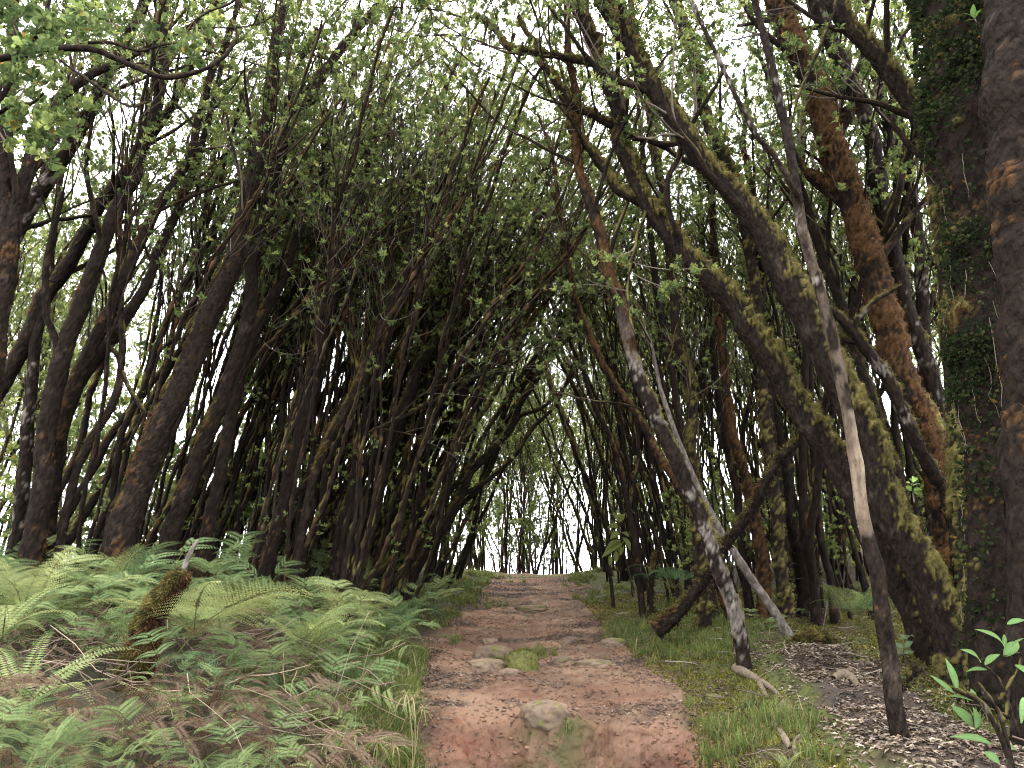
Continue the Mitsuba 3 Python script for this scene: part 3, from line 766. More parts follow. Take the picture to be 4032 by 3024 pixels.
nl = fill(40, (-7.0, 0, 10.5, 18), lambda x, y: x < le(y) - 1.0 - .35 * ss(14, 17, y) and x > -.62 * y - 1.5 and not (x < -3.9 and y < 12.5 and x > -5.6), LEFT, .46, 13,
          'slender %s tree, left stand, %s rows, %s', 'leaning trees crowded left of the trail', .85, 1.15)
nr = fill(50, (2, 10.5, 11.5, 25), lambda x, y: x > re_(y) + .9 and x < .66 * y + 2, RIGHT, .50, 20,
          'slender %s tree, right stand, %s rows, %s', 'upright trees crowded right of the trail', .85, 1.15)
nt = fill(70, (-6.6, 0, 9.6, 18.5), lambda x, y: x < le(y) - .9 and x > -.62 * y - 1.2 and not (x < -3.7 and y < 12.2 and x > -5.4), THIN_L, .33, 14,
          'very thin %s cluster of stems, left stand, %s rows, %s', '', .85, 1.15)
nu = fill(58, (2, 9.5, 11.5, 24), lambda x, y: x > re_(y) + .8 and x < .66 * y + 1, THIN_R, .36, 20,
          'very thin %s cluster of stems, right stand, %s rows, %s', '', .85, 1.15)
nb = fill(26, (-17, -8.5, 11, 24), lambda x, y: x > -.78 * y - 2, FAR, 1.0, 180,
          'thin leafy tree growing down the slope beyond the left-hand stand', 'leafy trees down the slope at far left', .8, 1.15)
ne = fill(44, (-3.0, 6.0, 25.5, 40), lambda x, y: True, FAR, .45, 180,
          'thin distant tree standing against the bright gap at the end of the trail', 'thin trees in the bright gap at the end of the trail', .8, 1.15)
nq = fill(30, (8.5, 19, 13, 32), lambda x, y: x < .78 * y + 2, RIGHT + FAR, .7, 180,
          'slender tree on the dark slope far behind the right-hand stand', 'trees on the slope far right', .8, 1.1)
nf = fill(20, (-7, 8, 24, 34), lambda x, y: not (le(y) - .2 < x < re_(y) + .1 and y < 26), FAR, .8, 180,
          'thin distant tree beyond the crest of the trail', 'thin trees beyond the end of the trail', .85, 1.2)


# ------------------------------------------------------------------ ferns
def leaflet_rows(mb, A, D, N, n, ln, wd, prof, col, comb=0, swept=.25, start=.1):
    """Leaflets on both sides of an axis that is a polyline A (m points); D is ignored; N the upper side. comb > 0: each leaflet carries its own comb of pinnules."""
    s = np.concatenate([[0], np.cumsum(np.linalg.norm(np.diff(A, axis=0), axis=1))])
    u = np.linspace(start, .99, n) * s[-1]
    P = np.stack([np.interp(u, s, A[:, k]) for k in range(3)], -1)
    t = unit(np.stack([np.interp(u, s, np.gradient(A[:, k])) for k in range(3)], -1))
    side = unit(np.cross(t, N))
    up = np.cross(side, t)
    L = ln * prof(u / s[-1])
    for sg in (-1, 1):
        d = unit(side * sg + t * swept + up * .08)
        if comb == 0:
            w = wd * np.clip(L / ln, .4, 1)[:, None]
            q = np.stack([P, P + d * L[:, None] * .35 + t * w * .55, P + d * L[:, None] - up * L[:, None] * .12, P + d * L[:, None] * .35 - t * w * .45], 1)
            i = np.arange(n)[:, None] * 4
            mb.add(q, np.vstack([i + [0, 1, 2], i + [0, 2, 3]]), np.repeat(np.clip(col * RF.uniform(.85, 1.15, (n, 1)), 0, 1), 4, 0))
        else:
            for k in range(n):
                ax = P[k] + d[k] * L[k] * np.linspace(0, 1, 6)[:, None] - up[k] * (L[k] * .22 * np.linspace(0, 1, 6) ** 2)[:, None]
                leaflet_rows(mb, ax, None, up[k], max(4, int(comb * L[k] / ln)), wd, wd * .5, lambda x: np.maximum(.12, 1 - x ** 1.6 * .9), col * RF.uniform(.88, 1.12), 0, .35, .06)


RF = np.random.default_rng(5)


def frond(kind, col, L, droop, seed):
    rng = np.random.default_rng(seed)
    mb = MB()
    col = np.array(col)
    x = np.linspace(0, 1, 14)
    A = np.stack([L * x * (1 - .25 * droop * x ** 2), .04 * L * np.sin(3 * x + seed), L * (.62 * x - droop * .85 * x ** 2)], -1)
    stalk = np.array([0.13, 0.12, 0.05]) if col[1] > col[0] else col * .8
    v, f, n = tube(A, .0045 * L * np.linspace(1.2, .3, 14), 3)
    mb.add(v, f, stalk)
    up = np.array([0, 0, 1.0])
    if kind == 'bracken':
        leaflet_rows(mb, A, None, up, 15, .40 * L, .030 * L, lambda u: np.clip(1.25 * (1 - u) ** .85, .05, 1) * ss(.0, .3, u), col, 22, .35, .28)
    elif kind == 'sword':
        leaflet_rows(mb, A, None, up, 34, .085 * L, .022 * L, lambda u: np.clip(1.3 * (1 - u) ** .7, .12, 1) * (.5 + .5 * ss(0, .25, u)), col, 0, .12, .06)
    else:      # forking: pairs of narrow combed arms along and at the end of a wiry stalk
        for t0, ln in ((.45, .55), (.7, .6), (.98, .55)):
            k = int(t0 * 13)
            for sg in (-1, 1):
                d = unit(np.array([.55, sg * 1.0, .12 + rng.normal(0, .15)]))
                y = np.linspace(0, 1, 9)[:, None]
                B = A[k] + d * y * ln * L * .75 - up * (y ** 2) * ln * L * .38
                leaflet_rows(mb, B, None, up, 24, .075 * L, .022 * L, lambda u: np.clip(1.3 * (1 - u) ** .6, .15, 1), col * rng.uniform(.9, 1.1), 0, .3, .02)
    return mb


FRONDS = {}


def frond_group(name, *a):
    scene['leafform_' + name] = {'type': 'shapegroup', 'shape': shape(frond(*a), 'frond_leaf', False)}
    FRONDS[name] = 'leafform_' + name


GREENS = [(0.120, 0.170, 0.074), (0.178, 0.232, 0.098), (0.240, 0.280, 0.122), (0.105, 0.148, 0.082)]
for i in range(3):
    frond_group(f'bracken_{i}', 'bracken', [(0.30, 0.33, 0.13), (0.21, 0.255, 0.095), (0.075, 0.135, 0.062)][i], 1.0, .55 + .1 * i, 10 + i)
    frond_group(f'sword_{i}', 'sword', [GREENS[1], GREENS[2], GREENS[3]][i], 1.0, .7 + .12 * i, 20 + i)
    frond_group(f'fork_{i}', 'fork', [GREENS[0], GREENS[1], GREENS[2]][i], 1.0, .55 + .15 * i, 30 + i)
    frond_group(f'dead_{i}', ('sword', 'fork', 'sword')[i], [(0.090, 0.060, 0.040), (0.125, 0.090, 0.064), (0.070, 0.043, 0.028)][i], 1.0, 1.0 + .1 * i, 40 + i)


def place(x, y, z, az, tilt, s, roll=0.0):
    return T().translate([float(x), float(y), float(z)]).rotate([0, 0, 1], float(az)).rotate([0, 1, 0], -float(tilt)).rotate([1, 0, 0], float(roll)).scale(float(s))


def fern(label, x, y, forms, n, s, cat='fern', az=None, z=0.0, tilt=(5, 40), group=None, name='fern', seed=0):
    rng = np.random.default_rng(seed)
    key = thing(name, label, cat, group)
    for i in range(n):
        a = (az[i] if az else 360 * (i + rng.uniform(-.3, .3)) / n)
        part(key, 'frond', {'type': 'instance', 'to_world': place(x + rng.normal(0, .03), y + rng.normal(0, .03), H1(x, y) + z, a, rng.uniform(*tilt), s * rng.uniform(.8, 1.15), rng.normal(0, 12)),
                            'sg': {'type': 'ref', 'id': FRONDS[forms[i % len(forms)]]}})
    return key


def ground_hit(vx, vy):
    d = ray(vx, vy)
    t = np.linspace(3, 40, 1500)
    P = CAM + d * t[:, None]
    below = P[:, 2] < H(P[:, 0], P[:, 1])
    k = int(np.argmax(below)) if below.any() else len(t) - 1
    return P[k]


def at(vx, vy, Y):
    d = ray(vx, vy)
    return CAM + d * (Y / d[1])


q = at(395, 1540, 6.5)
fern('large yellow-green bracken spreading wide fronds over the dark hollow beside the mossy stump', q[0], q[1], ['bracken_0', 'bracken_1'], 8, 1.05, az=[172, 150, 10, 25, -12, 95, -60, 200], z=.42, tilt=(0, 22), seed=1)
q = at(640, 1480, 6.9)
fern('pale bracken with drooping lacy fronds near the trail edge, right of the dry brown patch', q[0], q[1], ['bracken_1'], 6, .95, az=[150, 20, -20, -50, 60, -75], z=.35, tilt=(5, 25), seed=2)
q = at(430, 1500, 6.1)
fern('small dark green fern hanging below the large bracken', q[0], q[1], ['bracken_2'], 5, .5, az=[-90, -50, -130, 10, 170], z=.30, tilt=(-10, 15), seed=3)
q = at(50, 1660, 5.3)
fern('ladder-leaved fern arching in the bottom left corner', q[0], q[1], ['sword_1', 'sword_0'], 9, .8, z=.10, seed=4)
q = at(-20, 1480, 5.9)
fern('ladder-leaved fern with two long fronds hanging at the left edge', q[0], q[1], ['sword_1', 'sword_0'], 7, .9, az=[10, -25, -50, 40, -80, 70, 110], z=.45, tilt=(5, 30), seed=5)
q = at(720, 1640, 5.7)
fern('low green fern at the bottom of the view, left of the trail', q[0], q[1], ['bracken_1', 'sword_0'], 7, .5, z=.03, seed=6)
q = at(1455, 1262, 12.6)
fern('blue-green fern standing behind the fallen branch right of the trail', q[0], q[1], ['bracken_2'], 8, 1.0, z=.45, tilt=(5, 25), seed=7)
q = at(1862, 1275, 10.6)
fern('fern with bright fronds half hidden behind the pole-like tree', q[0], q[1], ['bracken_1', 'bracken_2'], 7, .95, z=.2, tilt=(15, 60), seed=8)
q = at(1690, 1670, 5.6)
fern('tiny fern in the grass at the bottom right, beside the leaf-strewn side trail', q[0], q[1], ['sword_1'], 5, .32, seed=9)
q = at(250, 1190, 8.3)
fern('fern arching at the foot of the big brown leaning trunk', q[0], q[1], ['bracken_1', 'sword_0'], 8, .9, z=.35, tilt=(20, 60), seed=10)
q = at(70, 1250, 7.4)
fern('tall bright fern clump below the left-hand clump of trunks', q[0], q[1], ['bracken_1', 'fork_2', 'bracken_0'], 9, 1.1, z=.25, tilt=(15, 55), seed=11)
q = at(750, 1300, 9.2)
fern('pale lacy fern below the middle of the crowded row', q[0], q[1], ['bracken_0', 'fork_2'], 8, .85, z=.3, tilt=(10, 50), seed=12)
q = at(860, 1330, 9.6)
fern('grey-green fern drooping towards the trail where the crowded row thins', q[0], q[1], ['fork_1', 'bracken_2'], 8, .8, z=.2, tilt=(10, 50), seed=13)

labels['fern_thicket'] = {'label': 'dense tangle of green ferns covering the bank left of the trail', 'category': 'ferns', 'kind': 'stuff'}
labels['dead_fern_tangle'] = {'label': 'brown withered ferns matted among the living ones at left', 'category': 'dead ferns', 'kind': 'stuff'}
rng = np.random.default_rng(91)
n_f = n_d = 0


def scatter_frond(key, n, x, y, z, form, s, az, tilt):
    scene[f'{key}__{n:03d}'] = {'type': 'instance', 'to_world': place(x, y, z, az, tilt, s, rng.normal(0, 18)), 'sg': {'type': 'ref', 'id': FRONDS[form]}}


ALIVE = ['fork_0', 'fork_1', 'fork_2', 'bracken_1', 'bracken_2', 'sword_0', 'sword_2', 'fork_1', 'fork_0']
cy = np.where(rng.random(7600) < .14, rng.uniform(3.7, 6, 7600), rng.uniform(4.4, 18, 7600))
cx = rng.uniform(-.66 * cy - 1.2, np.interp(cy, EDGE_D, EDGE_L) - .12)
q = np.stack([cx, cy, 0 * cx], -1)
na, nd = fbm(q * .8 + [0, 0, 3.0], 3, 61), fbm(q * .7, 3, 66)
for x, y, a, d_ in zip(cx, cy, na, nd):
    e = le(y) - x
    if e > 1.4 + .52 * y or e < .25 and rng.random() < .6:
        continue
    dead = .12 + .88 * ss(.52, .62, d_ + .17 * math.exp(-((x + 3.9) / 1.0) ** 2 - ((y - 6.3) / .9) ** 2))
    grassy = math.exp(-(e / 1.0) ** 2) * ss(12, 9, y)
    hollow = math.exp(-(((x + 3.15) / .95) ** 2 + ((y - 5.6) / .85) ** 2))      # around the stump
    if rng.random() < grassy * .85 or rng.random() < hollow * 1.5:
        continue
    tall = (.15 + .5 * ss(.2, 2.2, e) * a * 1.4) * (.25 + .75 * ss(5.5, 8.5, y))
    if rng.random() < ss(9, 14, y) * .55:
        continue
    if rng.random() < dead * .5:
        n_d += 1
        scatter_frond('dead_fern_tangle', n_d, x, y, H1(x, y) + rng.uniform(.02, .28), f'dead_{rng.integers(3)}', rng.uniform(.25, .55), rng.uniform(0, 360), rng.uniform(-15, 40))
    elif n_f < 1900 and rng.random() < ss(.34, .50, a) + .12:
        n_f += 1
        scatter_frond('fern_thicket', n_f, x, y, H1(x, y) + rng.uniform(0, tall), ALIVE[rng.integers(len(ALIVE))], rng.uniform(.28, .72) * (.6 + .4 * ss(5, 7, y)), rng.uniform(0, 360) if rng.random() < .6 else rng.normal(-50, 50), rng.uniform(5, 65))
for _ in range(110):      # a thin scatter on the right bank
    y = rng.uniform(9, 20)
    x = re_(y) + rng.uniform(1.6, 7)
    n_f += 1
    scatter_frond('fern_thicket', n_f, x, y, H1(x, y), ALIVE[rng.integers(len(ALIVE))], rng.uniform(.25, .5), rng.uniform(0, 360), rng.uniform(5, 55))


# ------------------------------------------------------------------ grass, ground moss, litter
def tuft(seed, n, h, col, spread):
    rng = np.random.default_rng(seed)
    mb = MB()
    for i in range(n):
        a = rng.uniform(0, 6.28)
        d = np.array([math.cos(a), math.sin(a), 0])
        b = np.array([rng.normal(0, spread), rng.normal(0, spread), -.01])
        L, bend = h * rng.uniform(.5, 1.2), rng.uniform(.25, 1.0)
        x = np.array([0, .4, .75, 1.0])
        c = b + d * (L * bend * x ** 1.8)[:, None] + UP * (L * (x - .45 * bend * x ** 2.2))[:, None]
        s = np.array([-d[1], d[0], 0]) * (.0045 * np.array([1, .9, .6, .08]))[:, None]
        v = np.stack([c - s, c + s], 1).reshape(-1, 3)
        f = np.vstack([[2 * k, 2 * k + 1, 2 * k + 3] for k in range(3)] + [[2 * k, 2 * k + 3, 2 * k + 2] for k in range(3)])
        cc = np.array(col) * rng.uniform(.7, 1.3) if rng.random() > .12 else np.array([0.26, 0.21, 0.10]) * rng.uniform(.7, 1.2)
        mb.add(v, f, np.clip(cc, 0, 1))
    return mb


for i in range(4):
    scene[f'leafform_grass_{i}'] = {'type': 'shapegroup', 'shape': shape(tuft(70 + i, 46, (.20, .26, .16, .32)[i], [(0.130, 0.165, 0.050), (0.105, 0.140, 0.042), (0.175, 0.185, 0.060), (0.090, 0.120, 0.042)][i], .05), 'grass_blade', False)}
labels['grass'] = {'label': 'bright green grass tufts along both edges of the trail', 'category': 'grass', 'kind': 'stuff'}
n_g = 0


def grass(x, y, s, form):
    global n_g
    n_g += 1
    scene[f'grass__{n_g:03d}'] = {'type': 'instance', 'to_world': T().translate([float(x), float(y), H1(x, y)]).rotate([0, 0, 1], rng.uniform(0, 360)).scale(float(s)), 'sg': {'type': 'ref', 'id': f'leafform_grass_{form}'}}


gy = rng.uniform(4.6, 22, 5600)
gs = rng.random(5600) < .5
ge = np.where(gs, np.abs(rng.normal(0, .75, 5600)) + .02, rng.uniform(-.05, 2.2, 5600))
ge = ge + np.where(gs, 0, .5 * (fbm(np.stack([0 * gy, gy * 1.4, 0 * gy], -1), 3, 73) - .55))
gx = np.where(gs, np.interp(gy, EDGE_D, EDGE_L) - ge, np.interp(gy, EDGE_D, EDGE_R) + ge)
g1, g2 = fbm(np.stack([gx * 1.5, gy * 1.2, 0 * gx + 7], -1), 3, 71), fbm(np.stack([gx * 1.1, gy * .9, 0 * gx + 9], -1), 3, 72)
for x, y, side, e, d1, d2 in zip(gx, gy, gs, ge, g1, g2):
    if side:
        if rng.random() > ss(13, 8, y) + .25:
            continue
        dens = d1 + .06
    else:
        dens = d2 + .12 * ss(8, 9.5, y) * ss(13.5, 12, y) - .14 * ss(.5, 1.8, e) - .03
        if math.exp(-(((x - 3.05 - .12 * (y - 7)) / .6) ** 2)) > .4 and y < 10:
            continue
    if rng.random() > ss(.46, .62, dens):
        continue
    grass(x, y, rng.uniform(.45, 1.1) * (.8 if not side else 1.0), rng.integers(4))
for vx, vy, n in ((1160, 1415, 9), (1095, 1430, 5), (1075, 1250, 22), (1245, 1262, 16), (1045, 1310, 14), (1240, 1620, 2), (985, 1385, 6), (1590, 1640, 26), (1480, 1385, 30), (1640, 1400, 20)):
    c = ground_hit(vx, vy)
    for _ in range(n):
        grass(c[0] + rng.normal(0, .05 + .012 * n), c[1] + rng.normal(0, .05 + .016 * n), rng.uniform(.35, .8), rng.integers(4))


def blades(n, pick, size, cols, name, label, cat, bsdf, upright):
    mb = MB()
    X, Y = pick(n)
    n = len(X)
    P = np.stack([X, Y, H(X, Y)], -1)
    d = unit(rng.normal(0, 1, (n, 3)) * [1, 1, .3] + UP * upright)
    s = unit(np.cross(d, rng.normal(0, 1, (n, 3))))
    L = size * rng.uniform(.5, 1.4, (n, 1))
    v = np.stack([P - s * L * .2 - UP * .004, P + s * L * .2 - UP * .004, P + d * L], 1)
    c = lerp(cols[0], cols[1], rng.random((n, 1))) * rng.uniform(.7, 1.2, (n, 1))
    mb.add(v, np.arange(3 * n).reshape(-1, 3), np.repeat(c, 3, 0))
    scene[name] = shape(mb, bsdf, False)
    labels[name] = {'label': label, 'category': cat, 'kind': 'stuff'}


def moss_spots(n):
    Y = 5 + 11 * rng.random(n * 3) ** 1.5
    X = np.interp(Y, EDGE_D, EDGE_R) + rng.uniform(-.1, 5.5, n * 3)
    p = np.stack([X, Y, 0 * X], -1)
    n1 = fbm(p * 1.1, 4, 21)
    r = np.interp(Y, EDGE_D, EDGE_R)
    keep = (n1 + .35 * ss(4.5, .5, X - r) > .47) & (np.exp(-(((X - 3.05 - .12 * (Y - 7)) / .6) ** 2)) * (Y < 11) < .35)
    return X[keep][:n], Y[keep][:n]


blades(130000, moss_spots, .036, ((0.035, 0.042, 0.010), (0.20, 0.185, 0.045)), 'ground_moss', 'yellow-green moss carpet on the bank right of the trail', 'moss', 'moss_fuzz', 1.0)


def litter_mesh(n, pick, size, cols, name, label):
    mb = MB()
    X, Y = pick(n)
    n = len(X)
    P = np.stack([X, Y, H(X, Y) + rng.uniform(.004, .02, n)], -1)
    a = rng.uniform(0, 6.28, n)
    d = np.stack([np.cos(a), np.sin(a), rng.normal(0, .22, n)], -1)
    s = np.stack([-np.sin(a), np.cos(a), rng.normal(0, .25, n)], -1)
    L = (size * rng.uniform(.6, 1.3, n))[:, None]
    v = np.stack([P - d * L, P + s * L * .42 + UP * .006, P + d * L, P - s * L * .42 + UP * .006], 1)
    i = np.arange(n)[:, None] * 4
    c = np.array(cols)[rng.integers(0, len(cols), n)] * rng.uniform(.6, 1.3, (n, 1))
    mb.add(v, np.vstack([i + [0, 1, 2], i + [0, 2, 3]]), np.repeat(np.clip(c, 0, 1), 4, 0))
    scene[name] = shape(mb, 'litter', False)
    labels[name] = {'label': label, 'category': 'dead leaves', 'kind': 'stuff'}


def trail_spots(n):
    Y = 5 + 17 * rng.random(n * 6) ** 1.4
    l, r = np.interp(Y, EDGE_D, EDGE_L), np.interp(Y, EDGE_D, EDGE_R)
    X = l + rng.uniform(-.1, 1.15, n * 6) * (r - l)
    q = np.stack([X * 0.8, Y * 2.0, 0 * X], -1)
    k = .10 + ss(.46, .60, fbm(q, 4, 31) + .10 * ss(0.7, 0, X - l) - .06) + .25 * ss(.6, .1, r - X)
    keep = rng.random(len(X)) < k
    return X[keep][:n], Y[keep][:n]


def side_spots(n):
    Y = 4.6 + 5.6 * rng.random(n * 3)
    X = 3.2 + .12 * (Y - 7) + rng.normal(0, .38, n * 3)
    keep = (X > np.interp(Y, EDGE_D, EDGE_R) + .25) & (fbm(np.stack([X * 1.8, Y * 1.8, 0 * X], -1), 3, 85) > rng.uniform(.25, .55, n * 3))
    return X[keep][:n], Y[keep][:n]


def forest_spots(n):
    Y = 5 + 11 * rng.random(n)
    X = np.interp(Y, EDGE_D, EDGE_R) + rng.uniform(.2, 6, n)
    return X, Y


litter_mesh(16000, trail_spots, .020, [(0.05, 0.033, 0.025), (0.085, 0.055, 0.038), (0.035, 0.024, 0.02), (0.12, 0.085, 0.062), (0.18, 0.14, 0.105)], 'leaf_litter', 'dark dead leaves scattered in drifts over the red trail')
litter_mesh(12500, side_spots, .030, [(0.10, 0.070, 0.047), (0.165, 0.128, 0.092), (0.06, 0.042, 0.029), (0.22, 0.178, 0.135)], 'side_trail_litter', 'grey-brown dead leaves paving the side trail at lower right')
litter_mesh(6000, forest_spots, .026, [(0.09, 0.06, 0.045), (0.14, 0.10, 0.08), (0.05, 0.035, 0.03)], 'forest_floor_litter', 'dead leaves on the shaded ground between the trees at right')


def sticks(n, pick, lo, hi, cols, name, label, zr=(0, .02), tilt=.06):
    mb = MB()
    X, Y = pick(n)
    for x, y in zip(X, Y):
        a, L = rng.uniform(0, 6.28), rng.uniform(lo, hi)
        d = np.array([math.cos(a), math.sin(a), rng.normal(0, tilt)])
        p = np.array([x, y, H1(x, y) + rng.uniform(*zr) + .005]) + d * np.linspace(-.5, .5, 5)[:, None] * L + rng.normal(0, .025 * L, (5, 3))
        v, f, _ = tube(p, np.linspace(1, .4, 5) * rng.uniform(.003, .007), 4)
        mb.add(v, f, np.array(cols[rng.integers(len(cols))]) * rng.uniform(.7, 1.3))
    scene[name] = shape(mb, 'twig_bark')
    labels[name] = {'label': label, 'category': 'twigs', 'kind': 'stuff'}


sticks(420, trail_spots, .08, .35, [(0.07, 0.05, 0.04), (0.12, 0.09, 0.07)], 'fallen_twigs', 'small dark twigs lying on the red trail')
sticks(260, forest_spots, .2, .9, [(0.09, 0.065, 0.05), (0.2, 0.17, 0.15)], 'forest_floor_twigs', 'dry sticks on the ground between the trees at right', (0, .10), .15)


def bank_spots(n):
    Y = 4.8 + 3.2 * rng.random(n)
    X = np.interp(Y, EDGE_D, EDGE_L) - .4 - 3.4 * rng.random(n)
    return X, Y


sticks(260, bank_spots, .25, 1.1, [(0.12, 0.085, 0.06), (0.20, 0.155, 0.11), (0.07, 0.05, 0.04)], 'dry_fern_stalks', 'dry brown fern stalks jumbled under the ferns at lower left', (.02, .35), .4)

def crumbs(n):
    import trimesh
    b = np.array(trimesh.creation.icosahedron().vertices)
    fc = np.array(trimesh.creation.icosahedron().faces)
    Y = 5 + 9 * rng.random(n) ** 1.6
    l, r = np.interp(Y, EDGE_D, EDGE_L), np.interp(Y, EDGE_D, EDGE_R)
    X = l + rng.uniform(-.02, 1.02, n) * (r - l)
    keep = fbm(np.stack([X * 1.6, Y * 1.6, 0 * X], -1), 3, 81) > rng.uniform(.35, .62, n)
    X, Y = X[keep], Y[keep]
    n = len(X)
    sz = .004 + .016 * rng.random(n) ** 3
    v = b[None] * rng.uniform(.7, 1.3, (n, 12, 1)) * sz[:, None, None] * np.array([1.2, 1.0, .75])
    v = v + np.stack([X, Y, H(X, Y) + .3 * sz + .006], -1)[:, None]
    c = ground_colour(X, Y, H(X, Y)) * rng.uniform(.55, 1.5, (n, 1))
    mb = MB()
    mb.add(v, (fc[None] + 12 * np.arange(n)[:, None, None]).reshape(-1, 3), np.repeat(c, 12, 0))
    scene['dirt_crumbs'] = shape(mb, 'stone_surface', True)
    labels['dirt_crumbs'] = {'label': 'crumbs and small clods of red earth on the trail', 'category': 'dirt', 'kind': 'stuff'}


crumbs(13000)

# ------------------------------------------------------------------ stones on the trail
def stone(label, vx, vy, w, h, moss=0.0, seed=0, flat=1.0, tan=.5):
    P = ground_hit(vx, vy)
    sc = P[1] / FOC / 2.1602
    import trimesh
    m = trimesh.creation.icosphere(subdivisions=4)
    v = np.array(m.vertices)
    n = v.copy()
    k = 1 + .55 * (fbm(v * 1.3 + seed * 7, 3, seed) - .5) + .16 * (fbm(v * 4 + seed, 3, seed + 1) - .5)
    v = v * k[:, None]
    v[:, 2] = np.where(v[:, 2] > .45, .45 + (v[:, 2] - .45) * .45, v[:, 2])
    a = seed * 1.1
    v = v @ np.array([[math.cos(a), -math.sin(a), 0], [math.sin(a), math.cos(a), 0], [0, 0, 1]]).T
    v = v * np.array([.5 * w * sc, .42 * w * sc, (1.05 if moss < .5 else 1.5) * h * sc]) + np.array([P[0], P[1] + .25 * w * sc, H1(P[0], P[1] + .2 * w * sc) - .04 * h * sc])
    q = v * 9 + seed
    c = lerp((0.06, 0.042, 0.029), (0.17, 0.122, 0.080), (tan * .6 + .9 * (fbm(q, 3, 3) - .35))[:, None])
    c = lerp(c, (0.035, 0.026, 0.02), ss(.55, .7, fbm(q * 3, 3, 8))[:, None] * .6)
    ms = ss(.72 - .5 * moss, .84 - .5 * moss, fbm(q * .8, 3, 4) + .10 * n[:, 2]) * (moss > 0)
    c = lerp(c, lerp((0.03, 0.036, 0.010), (0.12, 0.12, 0.03), fbm(q * 5, 2, 6)[:, None]), ms[:, None])
    key = numbered('stone')
    fz = MB()
    scene[key] = mikit.ply((v, np.array(m.faces)), 'stone_surface', smooth=True, color=np.clip(c, 0, 1))
    labels[key] = {'label': label, 'category': 'stone'}
    if moss > .5:
        fuzz(fz, v, n, ms, c, 3000, .03, np.random.default_rng(seed))
        part(key, 'moss', shape(fz, 'moss_fuzz', False), 'stuff')


stone('rounded brown stone capping the earth mound nearest the bottom of the view', 1178, 1560, 96, 40, .30, 1)
stone('long grey-brown rock behind the mossy stone in the middle of the trail', 1066, 1424, 88, 30, .15, 2, tan=.3)
stone('stone thickly covered in bright moss in the middle of the trail', 1128, 1448, 66, 38, .95, 3)
stone('flat tan stone left of the mossy one', 1050, 1449, 76, 24, .1, 4, tan=.7)
stone('small tan stone in front of the mossy one', 1100, 1457, 44, 16, 0, 5, tan=.8)
stone('lone brown stone farther up the trail, right of its middle', 1233, 1392, 38, 20, 0, 6, tan=.3)
stone('low moss-streaked stone near the right edge of the trail', 1328, 1396, 60, 20, .45, 7)
stone('broad flat stone level with the earth, right of the mossy one', 1284, 1441, 84, 16, .05, 8, tan=.75)
stone('small stone just left of the broad flat one', 1214, 1431, 40, 15, .1, 9, tan=.5)
stone('small pale stone behind the long grey-brown rock', 1058, 1390, 36, 12, .05, 10, tan=.8)
stone('worn flat stone farthest up the trail', 1150, 1320, 70, 12, .2, 11, tan=.6)
stone('dark stone half buried at the right edge of the trail by the grass', 1545, 1512, 34, 14, .3, 12, tan=.1)


# ------------------------------------------------------------------ dead wood
def wood(name, label, cat, nodes, Y, k, style, shelf=0, fz=0, seed=0, zb=None, sides=None, rest=False):
    P, R = trace(nodes, Y, k, H1(0, Y) if zb is None else zb)
    if rest:
        P[:, 2] = np.array([H1(a, b) for a, b, _ in P]) + .55 * R
    p, r, u = resample(P, R, max(.015, 2.2 * Y / FOC))
    key = thing(name, label, cat)
    mb, f = MB(), MB()
    p = p + .35 * r[:, None] * np.stack([fbm(np.stack([u * 5, u * 0 + j, u * 0], -1), 2, seed) - .5 for j in range(3)], -1)
    v, n, moss, col = skin(mb, p, r, sides or int(np.clip(2 * np.pi * r.max() / (2.2 * Y / FOC), 8, 48)), style, seed, 1.0, shelf, u)
    e = MB()
    part(key, 'stem', shape(mb, 'bark'))
    if fz:
        fuzz(f, v, n, moss, col, fz, .0042 * Y, np.random.default_rng(seed))
        part(key, 'moss', shape(f, 'moss_fuzz', False), 'stuff')
    return key


wood('mossy_stump', 'broken leaning stump thick with brown-gold moss among the ferns at left', 'stump', [(262, 1590, 76), (275, 1535, 66), (285, 1480, 62), (300, 1420, 58), (312, 1370, 46), (325, 1340, 44), (345, 1305, 42), (368, 1275, 34), (386, 1255, 24), (398, 1238, 14)], 6.3, 0, 'shaggy', .03, 30000, 401)
wood('dead_branch', 'bare brown dead branch standing up from the top of the leaning stump', 'branch', [(372, 1285, 16), (388, 1250, 14), (402, 1215, 14), (415, 1185, 13), (428, 1166, 8)], 6.45, 0, 'bare', 0, 0, 402)
wood('fallen_branch', 'dark fallen branch propped diagonally from the trail edge up to the ledged trunk', 'branch', [(1418, 1362, 44), (1450, 1335, 34), (1481, 1306, 26), (1531, 1240, 24), (1585, 1156, 23), (1625, 1103, 22), (1661, 1032, 20), (1691, 985, 18), (1722, 956, 18)], 10.4, -.75, 'brown', 0, 4000, 403)
wood('mossy_log', 'short log capped with bright moss lying on the bank at right', 'log', [(1712, 1418, 26), (1735, 1402, 36), (1765, 1394, 34), (1795, 1398, 20), (1812, 1404, 8)], 9.6, 0, 'shaggy', .02, 7000, 404, rest=True)
wood('dry_stick', 'thin pale stick standing upright in front of the back row at right', 'stick', [(1775, 1368, 4), (1782, 1335, 4), (1788, 1300, 3)], 10.6, 0, 'bare', 0, 0, 405, sides=6)
wood('broken_post', 'short dark dead post at the trail edge left of the fallen branch', 'post', [(1408, 1322, 13), (1406, 1290, 11), (1409, 1250, 10), (1416, 1210, 9), (1420, 1190, 6)], 12.4, 0, 'dark', 0, 500, 406, sides=12)
wood('curved_twig', 'dark curved dead limb sticking out right of the pole-like tree', 'branch', [(1938, 1492, 13), (1950, 1484, 13), (1962, 1470, 12), (1976, 1452, 10), (1990, 1447, 7)], 5.9, 0, 'dark', 0, 400, 407, sides=12)
